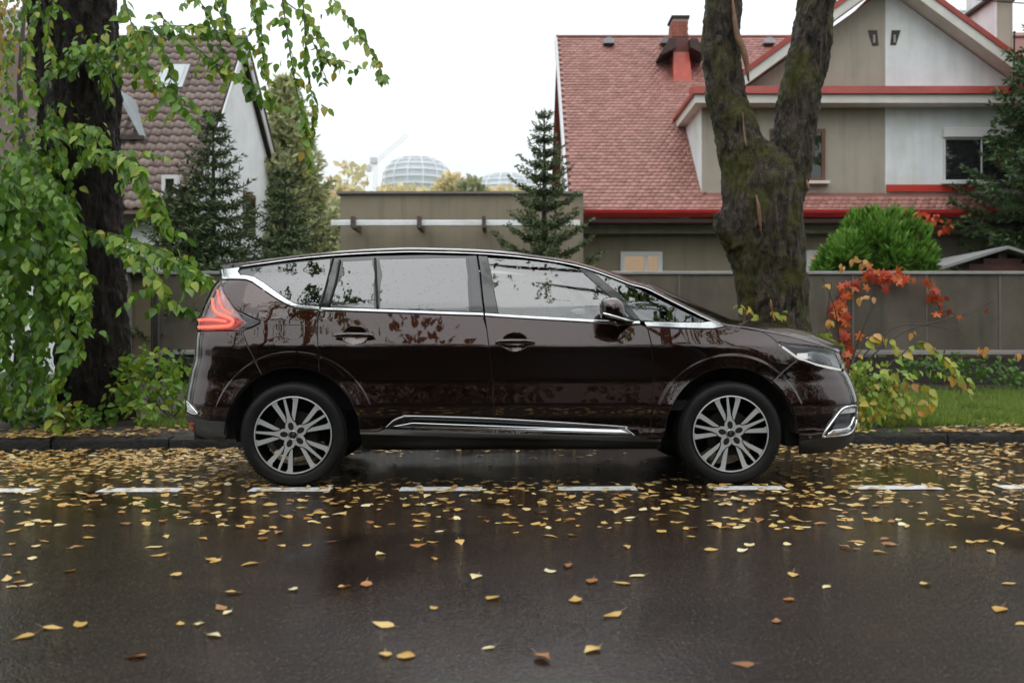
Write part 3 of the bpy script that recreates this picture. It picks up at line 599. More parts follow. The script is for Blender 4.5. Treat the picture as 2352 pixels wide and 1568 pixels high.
mir = b.build('door_mirror', PAINT, CAR, True, local=True)
arm = MB().tube(list(wloc(*zip(*kC((2000, 800), (2080, 800), (2150, 800))), YM) + np.array([(0, .0, 0), (0, .1, .0), (0, .22, .0)])), [.03, .026, .03], 10).build('mirror_arm', BLACKP, mir, True, local=True)
st = wloc(*zip(*kC((1842, 745), (1900, 762), (1980, 785), (2060, 806), (2130, 815))), YM) + np.array([(0, -.07, 0), (0, -.088, 0), (0, -.085, 0), (0, -.05, 0), (0, .03, 0)])
MB().tube(spline(st, 24), .0085, 8).build('mirror_chrome', CHROME, mir, True, local=True)
m2 = mir.copy(); COL.objects.link(m2); m2.scale = (1, -1, 1)
# cabin
dash = MB().add([(x, y, z) for x, z in ((.55, .62), (.55, 1.02), (.72, 1.10), (1.45, 1.08), (1.45, .62)) for y in (-.74, .74)], [(0, 1, 3, 2), (2, 3, 5, 4), (4, 5, 7, 6), (6, 7, 9, 8)]).build('dashboard', SEAT, CAR, local=True)
for y in (-.38, .38):
    s_ = MB().box(-.35, .15, y - .25, y + .25, .55, .70).hexa([(-.38, y - .24, .68), (-.22, y - .24, .68), (-.22, y + .24, .68), (-.38, y + .24, .68), (-.58, y - .21, 1.16), (-.46, y - .21, 1.16), (-.46, y + .21, 1.16), (-.58, y + .21, 1.16)])
    so = s_.build('seat', SEAT, CAR, local=True, bevel=.05)
    MB().hexa([(-.60, y - .13, 1.19), (-.51, y - .13, 1.19), (-.51, y + .13, 1.19), (-.60, y + .13, 1.19), (-.64, y - .11, 1.36), (-.56, y - .11, 1.36), (-.56, y + .11, 1.36), (-.64, y + .11, 1.36)]).build('headrest', SEAT, so, local=True, bevel=.03)
A = np.linspace(0, 2 * math.pi, 33)
MB().tube([(.42 + .07 * math.sin(a), .38 + .185 * math.cos(a), 1.02 + .17 * math.sin(a)) for a in A], .014, 8, False).build('steering_wheel', BLACKP, CAR, True, local=True)
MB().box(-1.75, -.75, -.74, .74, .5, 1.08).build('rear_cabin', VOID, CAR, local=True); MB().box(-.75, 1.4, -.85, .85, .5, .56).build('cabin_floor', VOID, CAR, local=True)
# ================================================================== road, kerb, verge
def kerbY(X): return 9.06 + 0.0624 * X
t = NT('wet_asphalt'); pud = t.noise(.55, 3, .5, t.mapped((1, .8, 1)), .6); agg = t.voro(95); ag2 = t.noise(420, 2, .6); fine = t.noise(60, 5, .7)
col = t.mix(t.ramp(t.noise(2.2, 5, .6), [(.35, 0.0), (.7, 1.0)]), (.0090, .0047, .0027), (.0190, .0102, .0062))
col = t.mix(t.ramp(agg.outputs['Distance'], [(.0, .5), (.35, 0.0)]), col, (.024, .017, .013))
sv = t.voro(130); sc_ = t.node('ShaderNodeSeparateColor'); t.l.new(sv.outputs['Color'], sc_.inputs[0]); spk = t.math('MULTIPLY', t.math('GREATER_THAN', sc_.outputs[0], .90), t.ramp(sv.outputs['Distance'], [(.2, 1.0), (.45, 0.0)])); col = t.mix(t.math('MULTIPLY', spk, .7), col, (.13, .115, .10))
wet = t.ramp(pud, [(.48, 0.0), (.60, 1.0)])
rip = t.noise(7, 3, .5, t.mapped((1, 1.6, 1)))
h = t.math('ADD', t.math('MULTIPLY', fine, .9), t.math('MULTIPLY', agg.outputs['Distance'], 1.3)); h = t.math('ADD', h, t.math('MULTIPLY', rip, .55))
bn = t.node('ShaderNodeBump'); bn.inputs['Distance'].default_value = .0019; t.l.new(h, bn.inputs['Height']); t.l.new(t.ramp(wet, [(0, .9), (1, .2)]), bn.inputs['Strength'])
t.set(col=col, rough=t.ramp(wet, [(0, .13), (1, .035)]), norm=bn.outputs[0], spec=t.ramp(wet, [(0, .13), (1, .42)])); ASPH = t.m
X = np.linspace(-60, 60, 61); V = [(x, y if j else y, 0) for x in X for j, y in enumerate((-4.2, kerbY(x) + .02))]
me = mesh_arr('road', V, [(2 * i, 2 * i + 2, 2 * i + 3, 2 * i + 1) for i in range(60)]); road = tag(link('road', me, None, ASPH), kind='structure')
t = NT('white_road_paint'); w = t.noise(60, 4, .7); t.set(col=t.mix(t.ramp(w, [(.50, 0.0), (.68, .8)]), (.74, .74, .72), (.07, .065, .06)), rough=.3, norm=t.bump(t.noise(160, 3), .4, .003)); RPAINT = t.m
for x0, x1 in ((-3.75, -3.06), (-2.65, -2.13), (-1.69, -1.17), (-.725, -.195), (.30, .81), (1.30, 1.78), (2.24, 2.80), (3.2, 3.75), (4.15, 4.7)):
    n = 9; yy = lambda x: 6.33 + .0228 * (x + 2.4); top = [(x, yy(x) + .165 + random.uniform(-.008, .008), .004) for x in np.linspace(x1, x0, n)]; bot = [(x, yy(x) + random.uniform(-.008, .008), .004) for x in np.linspace(x0, x1, n)]
    MB().prism(bot + top, (0, 0, .0025)).build('lane_dash', RPAINT, road)
t = NT('wet_kerb_stone'); t.set(col=t.ramp(t.noise(7, 6, .7), [(.3, (.005, .0045, .004)), (.72, (.024, .021, .019))]), rough=t.ramp(t.noise(4, 3), [(.4, .16), (.65, .5)]), norm=t.bump(t.noise(24, 6, .7), .9, .03), spec=.2); KERB = t.m
kerb = tag(empty('kerb', (0, 9.06, 0)), kind='structure'); a = math.atan(.0624)
for k in range(-14, 15):
    x0, x1 = k * 1.02 + .006, (k + 1) * 1.02 - .006; dz = random.uniform(-.008, .008); dy = random.uniform(-.008, .008); b = MB(); NX = 9; prof = [(0, -.08), (0, .066), (.012, .086), (.03, .094), (.15, .10), (.16, .0)]
    V = []
    for i, x in enumerate(np.linspace(x0, x1, NX)):
        for y, z in prof: V.append((x, kerbY(x) + y + dy + random.uniform(-.006, .006), z + dz + random.uniform(-.005, .005)))
    m_ = len(prof); F = [(i * m_ + j, (i + 1) * m_ + j, (i + 1) * m_ + j + 1, i * m_ + j + 1) for i in range(NX - 1) for j in range(m_ - 1)] + [tuple(range(m_)), tuple(range((NX - 1) * m_, NX * m_))[::-1]]
    b.add(V, F).build('kerb_stone', KERB, kerb, True, angle=50)
t = NT('damp_soil'); t.set(col=t.ramp(t.noise(5, 6, .7), [(.3, (.018, .012, .008)), (.6, (.04, .028, .018)), (.8, (.04, .045, .018))]), rough=.9, norm=t.bump(t.noise(30, 5, .7), .8, .03)); SOIL = t.m
def vergeZ(x, y): 
    f = np.clip((y - kerbY(x) - .15) / 4.8, 0, 1); return .095 + .28 * f ** 1.1
gx = np.linspace(-16, 16, 129); gy = np.linspace(0, 1, 31)
V = np.array([(x, kerbY(x) + .155 + (14.6 - kerbY(x)) * q, 0) for x in gx for q in gy]); V[:, 2] = vergeZ(V[:, 0], V[:, 1]) + np.array([.03 * mnoise.noise(Vector((v[0] * 1.7, v[1] * 1.7, 0))) * min(1, (v[1] - kerbY(v[0]) - .15) * 3) for v in V])
me = mesh_arr('verge', V, [(i * 31 + j, (i + 1) * 31 + j, (i + 1) * 31 + j + 1, i * 31 + j + 1) for i in range(128) for j in range(30)], True); tag(link('verge', me, None, SOIL), kind='structure')
t = NT('garden_lawn'); t.set(col=t.ramp(t.noise(2, 6, .7), [(.3, (.03, .05, .015)), (.7, (.06, .09, .025))]), rough=.95); LAWN = t.m
tag(MB().add([(-2500, -2500, -.3), (2500, -2500, -.3), (2500, 2500, -.3), (-2500, 2500, -.3)], [(0, 1, 2, 3)]).build('ground', LAWN), kind='structure')
tag(MB().box(-120, 120, 14.55, 140, -.2, .36).build('garden_ground', LAWN), kind='structure')
tag(MB().box(-60, 60, -60, -4.22, -.25, .12).build('far_pavement', mat('wet_paving', (.05, .048, .045), .4, 0, .2, 2)), kind='structure')
# ------------------------------------------------------------------ fallen leaves
def fallen_shape(a, b, c, seed):
    L = LEAF_V.copy(); r = np.random.default_rng(seed); L[:, 1] -= .45; L[:, 0] *= .9 - .25 * (L[:, 1] > .2); L[:, 2] = .42 * (a * (L[:, 1]) ** 2 * 2 + b * L[:, 0] ** 2 * 4 + c * L[:, 0] * L[:, 1]) + r.normal(0, .02, len(L)); L[:, 0] *= r.uniform(.85, 1.15)
    L = np.vstack([L, L[0] + (-.014, -.02, 0), L[0] + (.014, -.02, .0), L[0] + (r.uniform(-.1, .1), -.42, r.uniform(.02, .24))]); L[:, 2] -= L[:, 2].min(); F = np.vstack([LEAF_F, [(10, 11, 12)]]); return L, F
SHAPES = [fallen_shape(*p, i) for i, p in enumerate([(.10, .35, .1), (-.22, .15, -.2), (.35, -.25, .3), (.05, .7, .0), (-.3, -.3, .2), (.2, .1, -.5)])]
YEL = [(0, (.54, .31, .07)), (.25, (.61, .40, .13)), (.5, (.64, .48, .22)), (.66, (.52, .29, .09)), (.80, (.33, .16, .055)), (.88, (.22, .10, .04)), (.9, (.68, .52, .22)), (1, (.74, .66, .44))]
LF_ATTR = leafmat('fallen_leaf_mix', YEL, .32, .15)
LF_C = [leafmat('fallen_leaf_yellow', [(0, (.53, .30, .065)), (1, (.64, .43, .14))], .3, .15, False), leafmat('fallen_leaf_cream', [(0, (.76, .60, .28)), (1, (.74, .66, .42))], .3, .15, False), leafmat('fallen_leaf_orange_brown', [(0, (.40, .17, .045)), (1, (.25, .10, .03))], .3, .15, False)]
LMESH = [[None] * 3 for _ in SHAPES]
for i, (L, F) in enumerate(SHAPES):
    for c in range(3): LMESH[i][c] = mesh_arr('fallen_leaf', L, F); LMESH[i][c].materials.append(LF_C[c])
def dens(x, y):
    k = kerbY(x) - y
    if k < .03: return 0
    d = 0
    if y > 7.0 and x < -1.0: d = 210 * min(1, (y - 6.9) / .8)
    if y > 5.75: d = max(d, 60 if x < -1.6 else (38 if x < 1.9 else 55))
    if 5.75 < y < 6.75 and -1.6 < x < 2: d = 62
    if -1.35 < x < 1.9 and y > 6.95: d = 5 + (40 if k < .45 and x < .7 else 0)
    if x > 1.9 and y > 8.5: d = 95
    if 5.1 < y <= 5.75: d = 30
    if 4.6 < y <= 5.1: d = 11
    if 3.0 < y <= 4.6: d = 5.6
    if 2.2 < y <= 3.0: d = 2.5
    cl = mnoise.noise(Vector((x * 1.1, y * 1.3, 3.3))); return d * (1 + .9 * cl)
rl = np.random.default_rng(11); pts = []
for _ in range(110000):
    y = rl.uniform(2.1, 9.6); x = rl.uniform(-.56 * y - .3, .56 * y + .3)
    if rl.random() * 42000 / 1 * 1 < dens(x, y) * (1.12 * y + .6) * 7.5 / 110000 * 42000 * 1.55: pts.append((x, y))
pts = np.array(pts); order = np.argsort(pts[:, 1]); near, rest = pts[order[:300]], pts[order[300:]]
LBL = ['single fallen yellow leaf lying flat on the wet road', 'single pale cream fallen leaf lying on the wet road', 'single orange-brown fallen leaf lying on the wet road']; GRP = ['yellow fallen leaves on the road', 'pale cream fallen leaves on the road', 'orange-brown fallen leaves on the road']
for x, y in near:
    i = int(rl.integers(len(SHAPES))); c = int(rl.choice(3, p=[.55, .28, .17])); o = link('fallen_leaf', LMESH[i][c]); s = rl.uniform(.045, .088)
    o.location = (x, y, .003); o.scale = (s, s, s * rl.uniform(.7, 1.3)); o.rotation_euler = (rl.normal(0, .07), rl.normal(0, .07), rl.uniform(0, 6.28)); tag(o, LBL[c], 'leaf', GRP[c])
def litter(name, P, label, dz=0.0):
    n = len(P); VV, FF, RR_ = [], [], []; base = 0; ch = rl.integers(len(SHAPES), size=n)
    for i, (L, F) in enumerate(SHAPES):
        Q = P[ch == i]; m_ = len(Q)
        if not m_: continue
        a = rl.uniform(0, 6.28, m_); D = np.stack([np.cos(a), np.sin(a), rl.normal(0, .08, m_)], 1); N = np.stack([rl.normal(0, .1, m_), rl.normal(0, .1, m_), np.ones(m_)], 1)
        V, F2 = scatter(L, F, Q, D, N, rl.uniform(.045, .09, m_)); VV.append(V); FF.append(F2 + base); base += len(V); RR_.append(np.repeat(rl.random(m_), len(L)))
    me = mesh_arr(name, np.vstack(VV), np.vstack(FF), False, np.concatenate(RR_)); return tag(link(name, me, None, LF_ATTR), label, 'leaf litter', kind='stuff')
litter('leaf_litter', np.column_stack([rest, rl.uniform(.003, .012, len(rest))]), 'yellow fallen leaves strewn along the gutter and dashed line')
VP = []
for _ in range(6500):
    x = rl.uniform(-6, 7); q = rl.exponential(.33); y = kerbY(x) + .02 + q
    if -1.5 < x < 2.0 and rl.random() < .6: continue
    if mnoise.noise(Vector((x * 1.5, y * 2, 7))) + .35 > rl.random() * .9 and q < 2.5: VP.append((x, y, float(vergeZ(x, y)) + (.012 if q > .1 else .012) + rl.uniform(0, .02)))
litter('leaf_litter', np.array(VP), 'brown and yellow leaves lying along the verge behind the kerb')
# ------------------------------------------------------------------ grass
GR_V = np.array([(-.5, 0, 0), (.5, 0, 0), (.3, .6, .02), (-.3, .6, .02), (0, 1, .18)]); GR_F = np.array([(0, 1, 2), (0, 2, 3), (3, 2, 4)])
GRASS = leafmat('grass_blades', [(0, (.08, .15, .018)), (.5, (.17, .28, .035)), (1, (.30, .36, .075))], .5, .3)
def grass(name, area, n, label, h=(.05, .11)):
    P = []
    while len(P) < n:
        x, y = area(rl)
        if mnoise.noise(Vector((x * 2.2, y * 2.2, 1))) > -.28: P.append((x, y, float(vergeZ(x, y)) - .005))
    P = np.array(P); m_ = len(P); a = rl.uniform(0, 6.28, m_); lean = rl.uniform(.1, .75, m_); D = np.stack([np.cos(a) * lean, np.sin(a) * lean, np.ones(m_)], 1); N = np.stack([-np.sin(a), np.cos(a), np.zeros(m_)], 1)
    S = rl.uniform(*h, m_); L = GR_V.copy(); L[:, 0] *= .09
    o = leaf_cloud(name, P, D, N, S, GRASS, None, rl.random(m_), L, GR_F); return tag(o, label, 'grass', kind='stuff')
grass('grass', lambda r: (lambda x: (x, kerbY(x) + .55 + abs(r.normal(0, 1.2)) if r.random() < .7 else r.uniform(10, 13.2)))(r.uniform(2.9, 7.2)), 42000, 'bright green lawn strip in front of the grey fence')
grass('grass', lambda r: (lambda x: (x, kerbY(x) + .75 + r.random() * 2.2))(r.uniform(-3.6, -2.6)), 7000, 'short green grass on the verge behind the car tail')
# ================================================================== trees and plants
def bark(name, c0, c1, moss=0.0, zs=1.0):
    t = NT(name); st = t.mapped((1, 1, .38)); n1 = t.noise(11, 6, .72, st, 1.2); n2 = t.noise(34, 5, .7, st)
    c = t.ramp(n1, [(.40, c0), (.52, [(a + b) / 2.4 for a, b in zip(c0, c1)]), (.66, c1)])
    if moss:
        ms = t.ramp(t.noise(2.6, 5, .65), [(.47, 0.0), (.6, moss)]); c = t.mix(ms, c, (.085, .088, .014))
        c = t.mix(t.ramp(t.noise(14, 4, .7), [(.62, 0.0), (.72, .5)]), c, (.12, .13, .12))
    hh = t.math('ADD', t.math('MULTIPLY', n1, 1.6), n2); t.set(col=c, rough=t.ramp(n2, [(.3, .4), (.7, .75)]), norm=t.bump(hh, 1.0, .06), spec=.22); return t.m
BARK_L = bark('dark_wet_bark', (.007, .005, .004), (.050, .034, .024)); BARK_R = bark('mossy_bark', (.014, .0105, .0075), (.17, .132, .095), .85); TWIG = mat('twig_bark', (.03, .021, .014), .6, 0, .2, 20)
def organic(name, limbs, m, parent, voxel=.03, amp=.03, fr=(6, 6, 1.6)):
    b = MB()
    for path, rad in limbs: P = spline(path, 40); rr = np.interp(np.linspace(0, 1, 40), np.linspace(0, 1, len(rad)), rad); b.tube(P, list(rr), 20)
    o = b.build(name + '_raw', None, None, True); md = o.modifiers.new('r', 'REMESH'); md.mode = 'VOXEL'; md.voxel_size = voxel
    dg = bpy.context.evaluated_depsgraph_get(); me = bpy.data.meshes.new_from_object(o.evaluated_get(dg)); bpy.data.objects.remove(o)
    V = np.zeros(len(me.vertices) * 3); me.vertices.foreach_get('co', V); V = V.reshape(-1, 3); N = np.zeros_like(V).ravel(); me.vertices.foreach_get('normal', N); N = N.reshape(-1, 3)
    d = np.array([mnoise.fractal(Vector((v[0] * fr[0], v[1] * fr[1], v[2] * fr[2])), 1.0, 2.1, 4) + .8 * mnoise.ridged_multi_fractal(Vector((v[0] * 2.2 * fr[0], v[1] * 2.2 * fr[1], v[2] * fr[2] * 1.3)), .9, 2.2, 4, 1, 2) for v in V])
    V = V + N * ((d - d.mean()) * amp)[:, None]; V = rel(parent, V); me.vertices.foreach_set('co', V.ravel()); me.polygons.foreach_set('use_smooth', [True] * len(me.polygons)); me.update(); me.name = name
    me.materials.clear(); return link(name, me, parent, m)
def px(path, Y): 
    Ys = [Y] * len(path) if np.isscalar(Y) else Y
    return [tuple(at(u, v, y)) for (u, v), y in zip(path, Ys)]
# ---- left street tree
LT = empty('street_tree', tuple(at(215, 940, 10.3)), 'dark trunked street tree with drooping green branches behind the car tail', 'tree')
organic('trunk', [(px([(210, 1010), (218, 920), (205, 600), (195, 300), (185, 0), (178, -300)], 10.3), [.47, .37, .335, .335, .36, .36]), (px([(120, 600), (110, 250), (70, -150)], 10.6), [.16, .12, .1])], BARK_L, LT, .027, .045, (8, 8, 2.6))
GREEN = [(0, (.045, .125, .012)), (.35, (.11, .24, .022)), (.7, (.21, .36, .035)), (.92, (.36, .43, .055)), (1, (.42, .30, .05))]
GYEL = [(0, (.12, .17, .02)), (.4, (.26, .25, .03)), (.75, (.42, .30, .05)), (1, (.50, .33, .11))]
LEAF_G = leafmat('elm_leaf_green', GREEN, .3, .42); LEAF_Y = leafmat('elm_leaf_yellow', GYEL, .4, .42)
rt = np.random.default_rng(5)
class Foliage:
    def __init__(s): s.P = []; s.D = []; s.N = []; s.S = []; s.R = []
    def add(s, P, D, N, S, Rn): s.P += list(P); s.D += list(D); s.N += list(N); s.S += list(S); s.R += list(Rn)
    def arr(s): return tuple(map(np.array, (s.P, s.D, s.N, s.S, s.R)))
def strand(fol, path3, size=.10, step=.045, hue=(0, .95), spread=.5, tw=None, hang=.9, r=None):
    r = r or rt; L = np.linalg.norm(np.diff(np.array(path3), axis=0), axis=1).sum(); n = max(4, int(L / step)); C = spline(path3, n + 1)
    if tw is not None: tw.tube(C[::max(1, n // 10)] if len(C[::max(1, n // 10)]) > 1 else C, list(np.linspace(.007, .0025, len(C[::max(1, n // 10)]))), 4)
    for i in range(n):
        t_ = C[i + 1] - C[i]; t_ = t_ / (np.linalg.norm(t_) + 1e-9); side = np.cross(t_, (0, 0, 1.0)); side = side / (np.linalg.norm(side) + 1e-6) * (1 if i % 2 else -1)
        D = side * r.uniform(.25, .9) * spread * 2 + t_ * .35 + np.array((0, 0, -hang)) * r.uniform(.4, 1.2) + r.normal(0, .22, 3); N = np.array((0, -.55, .75)) + r.normal(0, .5, 3)
        fol.add([C[i] + r.normal(0, .008, 3)], [D], [N], [size * r.uniform(.65, 1.15)], [r.uniform(*hue)])
def cluster(fol, c, rad, n, size=.1, hue=(0, .95), r=None):
    r = r or rt
    for _ in range(n):
        q = r.normal(0, 1, 3); q = q / np.linalg.norm(q) * r.random() ** .4; p = np.array(c) + q * np.array(rad); D = q * .5 + np.array((0, -.1, -.8)) + r.normal(0, .4, 3); N = np.array((0, -.6, .6)) + r.normal(0, .55, 3)
        fol.add([p], [D], [N], [size * r.uniform(.6, 1.15)], [r.uniform(*hue)])
def individual(parent, arr, mats_ramp, n, name='leaf', bins=4, seed=0):
    """the n leaves that show largest become parts, the rest is returned"""
    P, D, N, S, Rn = arr; show = S / P[:, 1]; o = np.argsort(-show); pick, rest_ = o[:n], o[n:]
    meshes = []
    for m in mats_ramp: me = mesh_arr(name, LEAF_V, LEAF_F); me.materials.append(m); meshes.append(me)
    X, Yd, Z = frames(D, N); mi = np.array(wmat(parent).inverted())
    for i in pick:
        ob = link(name, meshes[min(int(Rn[i] * len(meshes)), len(meshes) - 1)], parent); M_ = np.eye(4); M_[:3, 0] = X[i] * S[i]; M_[:3, 1] = Yd[i] * S[i]; M_[:3, 2] = Z[i] * S[i]; M_[:3, 3] = P[i]; ob.matrix_basis = Matrix((mi @ M_).tolist())
    return tuple(a[rest_] for a in (P, D, N, S, Rn))
def ramp_mats(name, stops, k, trans=.4):
    out = []
    xs = [s[0] for s in stops]
    for i in range(k):
        c = [np.interp((i + .5) / k, xs, [s[1][j] for s in stops]) for j in range(3)]; out.append(leafmat(f'{name}_{"abcdefgh"[i]}', [(0, [x * .8 for x in c]), (1, [x * 1.2 for x in c])], .3, trans, False))
    return out
F1 = Foliage(); tw = MB()
# branches that reach out over the verge (view line, distances)
BR = [([(165, 395), (235, 345), (300, 370), (345, 440), (385, 510)], (10, 9.2, 8.8, 8.6, 8.5)), ([(190, 360), (270, 365), (320, 420), (352, 480), (372, 520)], (10, 9.1, 8.7, 8.5, 8.5)), ([(180, 520), (280, 545), (370, 590), (430, 620), (474, 655)], (10, 9.2, 8.8, 8.6, 8.5)),
      ([(200, 530), (300, 580), (350, 640), (390, 690), (436, 712)], (10, 9.0, 8.7, 8.6, 8.6)), ([(230, 560), (330, 560), (400, 590), (455, 640)], (10, 9.2, 9, 8.9)), ([(140, 450), (180, 560), (205, 660), (195, 720)], (9.6, 9, 8.8, 8.8)), ([(120, 520), (160, 610), (185, 700), (195, 760), (170, 830)], (9.6, 8.9, 8.8, 8.7, 8.7)),
      ([(110, 560), (130, 700), (160, 800), (130, 880), (115, 930)], (9.6, 9, 8.8, 8.8, 8.8)), ([(60, 480), (90, 560), (60, 600), (20, 640)], (9.6, 9, 8.8, 8.8)), ([(150, 300), (210, 290), (255, 325)], (9.9, 9.5, 9.3)), ([(110, 240), (130, 300), (150, 380)], (9.9, 9.6, 9.5)),
      ([(270, 90), (340, 65), (430, 60), (530, 75)], (10, 9.6, 9.2, 9)), ([(270, 95), (320, 130), (370, 190), (430, 262)], (10, 9.5, 9.2, 9)), ([(360, 30), (440, 100), (500, 150), (560, 180), (580, 218)], (9.6, 9.3, 9.1, 9, 9)), ([(330, 60), (380, 130), (395, 200), (410, 250)], (9.7, 9.4, 9.3, 9.2)),
      ([(600, -60), (600, 60), (605, 130), (612, 185)], (9, 8.9, 8.8, 8.8)), ([(560, -60), (585, 30), (600, 110)], (9, 8.9, 8.9)), ([(640, -60), (660, 80), (680, 200), (700, 290), (712, 372)], (9, 8.8, 8.7, 8.6, 8.6)), ([(690, -60), (700, 60), (705, 160), (720, 250), (712, 330)], (9.2, 9, 9, 8.9, 8.9)),
      ([(720, -60), (790, 30), (835, 90), (865, 140), (880, 185)], (9.2, 9, 8.9, 8.8, 8.8)), ([(700, 60), (740, 130), (790, 140)], (9.6, 9.4, 9.4)), ([(650, 0), (730, 70), (740, 180)], (9.6, 9.5, 9.4)), ([(250, 100), (190, 110), (150, 150)], (9.9, 9.8, 9.7)), ([(250, 60), (220, 130), (240, 175)], (9.8, 9.7, 9.6)),
      ([(500, -40), (520, 40), (540, 90)], (9.2, 9.1, 9.1)), ([(110, -40), (70, 60), (60, 160), (80, 230)], (9.9, 9.6, 9.4, 9.3)), ([(80, -40), (30, 80), (15, 180), (30, 260)], (9.9, 9.6, 9.4, 9.3)), ([(130, -30), (110, 70), (120, 150)], (9.8, 9.6, 9.5)), ([(280, -30), (300, 50), (330, 110), (320, 170)], (9.8, 9.5, 9.3, 9.2)), ([(420, -40), (470, 20), (510, 110), (520, 160)], (9.4, 9.2, 9.1, 9.1))]
BM = []
for k, (p, Y) in enumerate(BR):
    b_ = MB(); top = k >= 11; yl = 15 <= k <= 21 or k >= 25
    strand(F1, px(p, Y), .122 if not yl else .105, .040, (.2, 1.0) if yl else (0, .95), tw=b_); b_.build('branch', TWIG, LT)
    C = spline(px(p, Y), 12)
    for j in range(2, 12, 3 if top else 2):      # side twigs
        q = C[j]; e = q + np.array((rt.normal(0, .16), rt.normal(0, .15), -rt.uniform(.06, .30 if not yl else .2))); strand(F1, [q, (q + e) / 2 + (0, 0, .03), e], .112 if not yl else .09, .040, (.2, 1) if yl else (0, .95))
for k in range(190):                             # the hanging mass beside the trunk
    u = rt.uniform(-40, 170); v = rt.uniform(330, 830) if u < 120 else rt.uniform(440, 600); Y = rt.uniform(8.9, 10.0); L = rt.uniform(60, 170); s_ = rt.normal(0, 35)
    strand(F1, px([(u, v), (u + s_ * .6, v + L * .35), (u + s_, v + L)], (Y, Y - .15, Y - .2)), rt.uniform(.075, .14), .046, (0, .62))
for u, v, ru, n in ((200, 110, .25, 45), (245, 150, .25, 40), (170, 140, .2, 25), (215, 305, .16, 22), (140, 260, .16, 25), (40, 300, .35, 70), (90, 340, .35, 80), (20, 420, .3, 60), (120, 430, .3, 60), (300, 130, .25, 35), (360, 90, .25, 30)):
    cluster(F1, at(u, v, 9.75), (ru, .25, ru), n, .1)
arr = F1.arr()
rest_ = individual(LT, arr, ramp_mats('elm_leaf', GREEN, 5), 300)
o = leaf_cloud('foliage', rest_[0], rest_[1], rest_[2], rest_[3], LEAF_G, LT, rest_[4]); o['kind'] = 'stuff'
# ---- yellowing tree at the left edge
YT = empty('yellowing_tree', tuple(at(30, 900, 12)), 'slender tree with yellow and lime leaves at the left edge', 'tree'); F2 = Foliage()
MB().tube(px([(35, 960), (60, 500), (45, 200), (60, -60)], 12), [.06, .05, .035, .02], 8).build('trunk', TWIG, YT, True)
for k in range(46):
    u = rt.uniform(-40, 105); v = rt.uniform(-60, 170); L = rt.uniform(40, 110); s_ = rt.normal(0, 20); Y = rt.uniform(11.4, 12.6)
    strand(F2, px([(u, v), (u + s_ * .5, v + L * .4), (u + s_, v + L)], Y), rt.uniform(.08, .12), .045, (0, 1))
P, D, N, S, Rn = F2.arr(); leaf_cloud('crown', P, D, N, S, LEAF_Y, YT, Rn)
# ---- undergrowth at the left tree
def shrub(name, label, spots, m, n, size, base, hue=(0, .9), group=None, Yj=.4, r=rt):
    e = empty(name, base, label, 'shrub', group); f = Foliage(); stem = MB()
    for (u, v, Y, rad, k) in spots:
        c = np.array(at(u, v, Y)); cluster(f, c, (rad, rad * .9, rad * .75), k, size, hue, r)
        stem.tube([base, ((np.array(base) + c) / 2 + r.normal(0, .04, 3)), c], [.008, .006, .003], 4)
    P, D, N, S, Rn = f.arr(); D[:, 2] += .5; leaf_cloud('leaves', P, D, N, S, m, e, Rn); stem.build('stems', TWIG, e); return e
shrub('leafy_shrub', 'low green bush of broad leaves right of the dark trunk', [(300, 850, 10.2, .25, 75), (350, 835, 10.3, .25, 80), (400, 850, 10.4, .2, 60), (290, 900, 9.9, .22, 60), (350, 905, 10.0, .25, 80), (400, 900, 10.1, .2, 50), (330, 950, 9.7, .2, 45), (270, 840, 10.1, .15, 30)], LEAF_G, 0, .095, (-3.45, 10.1, .18), (.25, .95))
shrub('leafy_shrub', 'dark green undergrowth at the foot of the tree by the left edge', [(20, 930, 9.6, .25, 80), (70, 940, 9.5, .25, 80), (130, 950, 9.5, .25, 70), (30, 860, 9.8, .3, 80), (100, 880, 9.8, .25, 60), (170, 955, 9.4, .2, 50), (-20, 900, 9.6, .3, 60), (230, 950, 9.6, .15, 35)], LEAF_G, 0, .09, (-4.6, 9.7, .14), (0, .8))
shrub('leafy_shrub', 'small lime-yellow sapling leaning over the kerb below the trunk', [(150, 940, 9.25, .1, 20), (145, 975, 9.2, .1, 18), (130, 1000, 9.15, .07, 10)], LEAF_Y, 0, .085, (-4.15, 9.3, .12), (0, .5))
# ---- right forked tree
RT_ = empty('forked_tree', tuple(at(1785, 930, 10.2)), 'mossy forked tree trunk standing behind the car bonnet', 'tree')
organic('trunk', [(px([(1790, 960), (1780, 850), (1776, 700), (1768, 620), (1752, 520), (1755, 420), (1760, 360), (1764, 330)], 10.2), [.53, .40, .345, .365, .415, .38, .24, .08]),
                  (px([(1738, 480), (1722, 400), (1690, 300), (1663, 200), (1658, 100), (1662, 0), (1672, -160)], 10.2), [.34, .29, .215, .195, .19, .18, .17]),
                  (px([(1765, 480), (1800, 400), (1825, 300), (1842, 200), (1862, 100), (1876, 0), (1885, -160)], 10.25), [.32, .26, .21, .205, .205, .18, .17]),
                  (px([(1700, 560), (1668, 512), (1650, 490)], 10.1), [.16, .13, .05])], BARK_R, RT_, .024, .028, (9, 9, 3.6))
BARE = mat('bare_wood', (.17, .085, .04), .55, 0, .4, 14, 40, .5, .01)
for p, w in (([(1672, 0), (1682, 90), (1700, 140), (1708, 200)], .035), ([(1694, 270), (1698, 330), (1702, 350)], .012), ([(1830, 425), (1834, 450)], .014), ([(1716, 460), (1722, 500), (1726, 545)], .02), ([(1748, 690), (1752, 720)], .014)):
    c = spline(px(p, 10.2), 14); c[:, 1] -= np.interp(c[:, 2], [1.2, 2.3, 3.0, 4.5], [.37, .40, .24, .185]); MB().tube(c, list(w * np.sin(np.linspace(.25, 2.9, 14))), 7).build('bare_wood_scar', BARE, RT_, True)
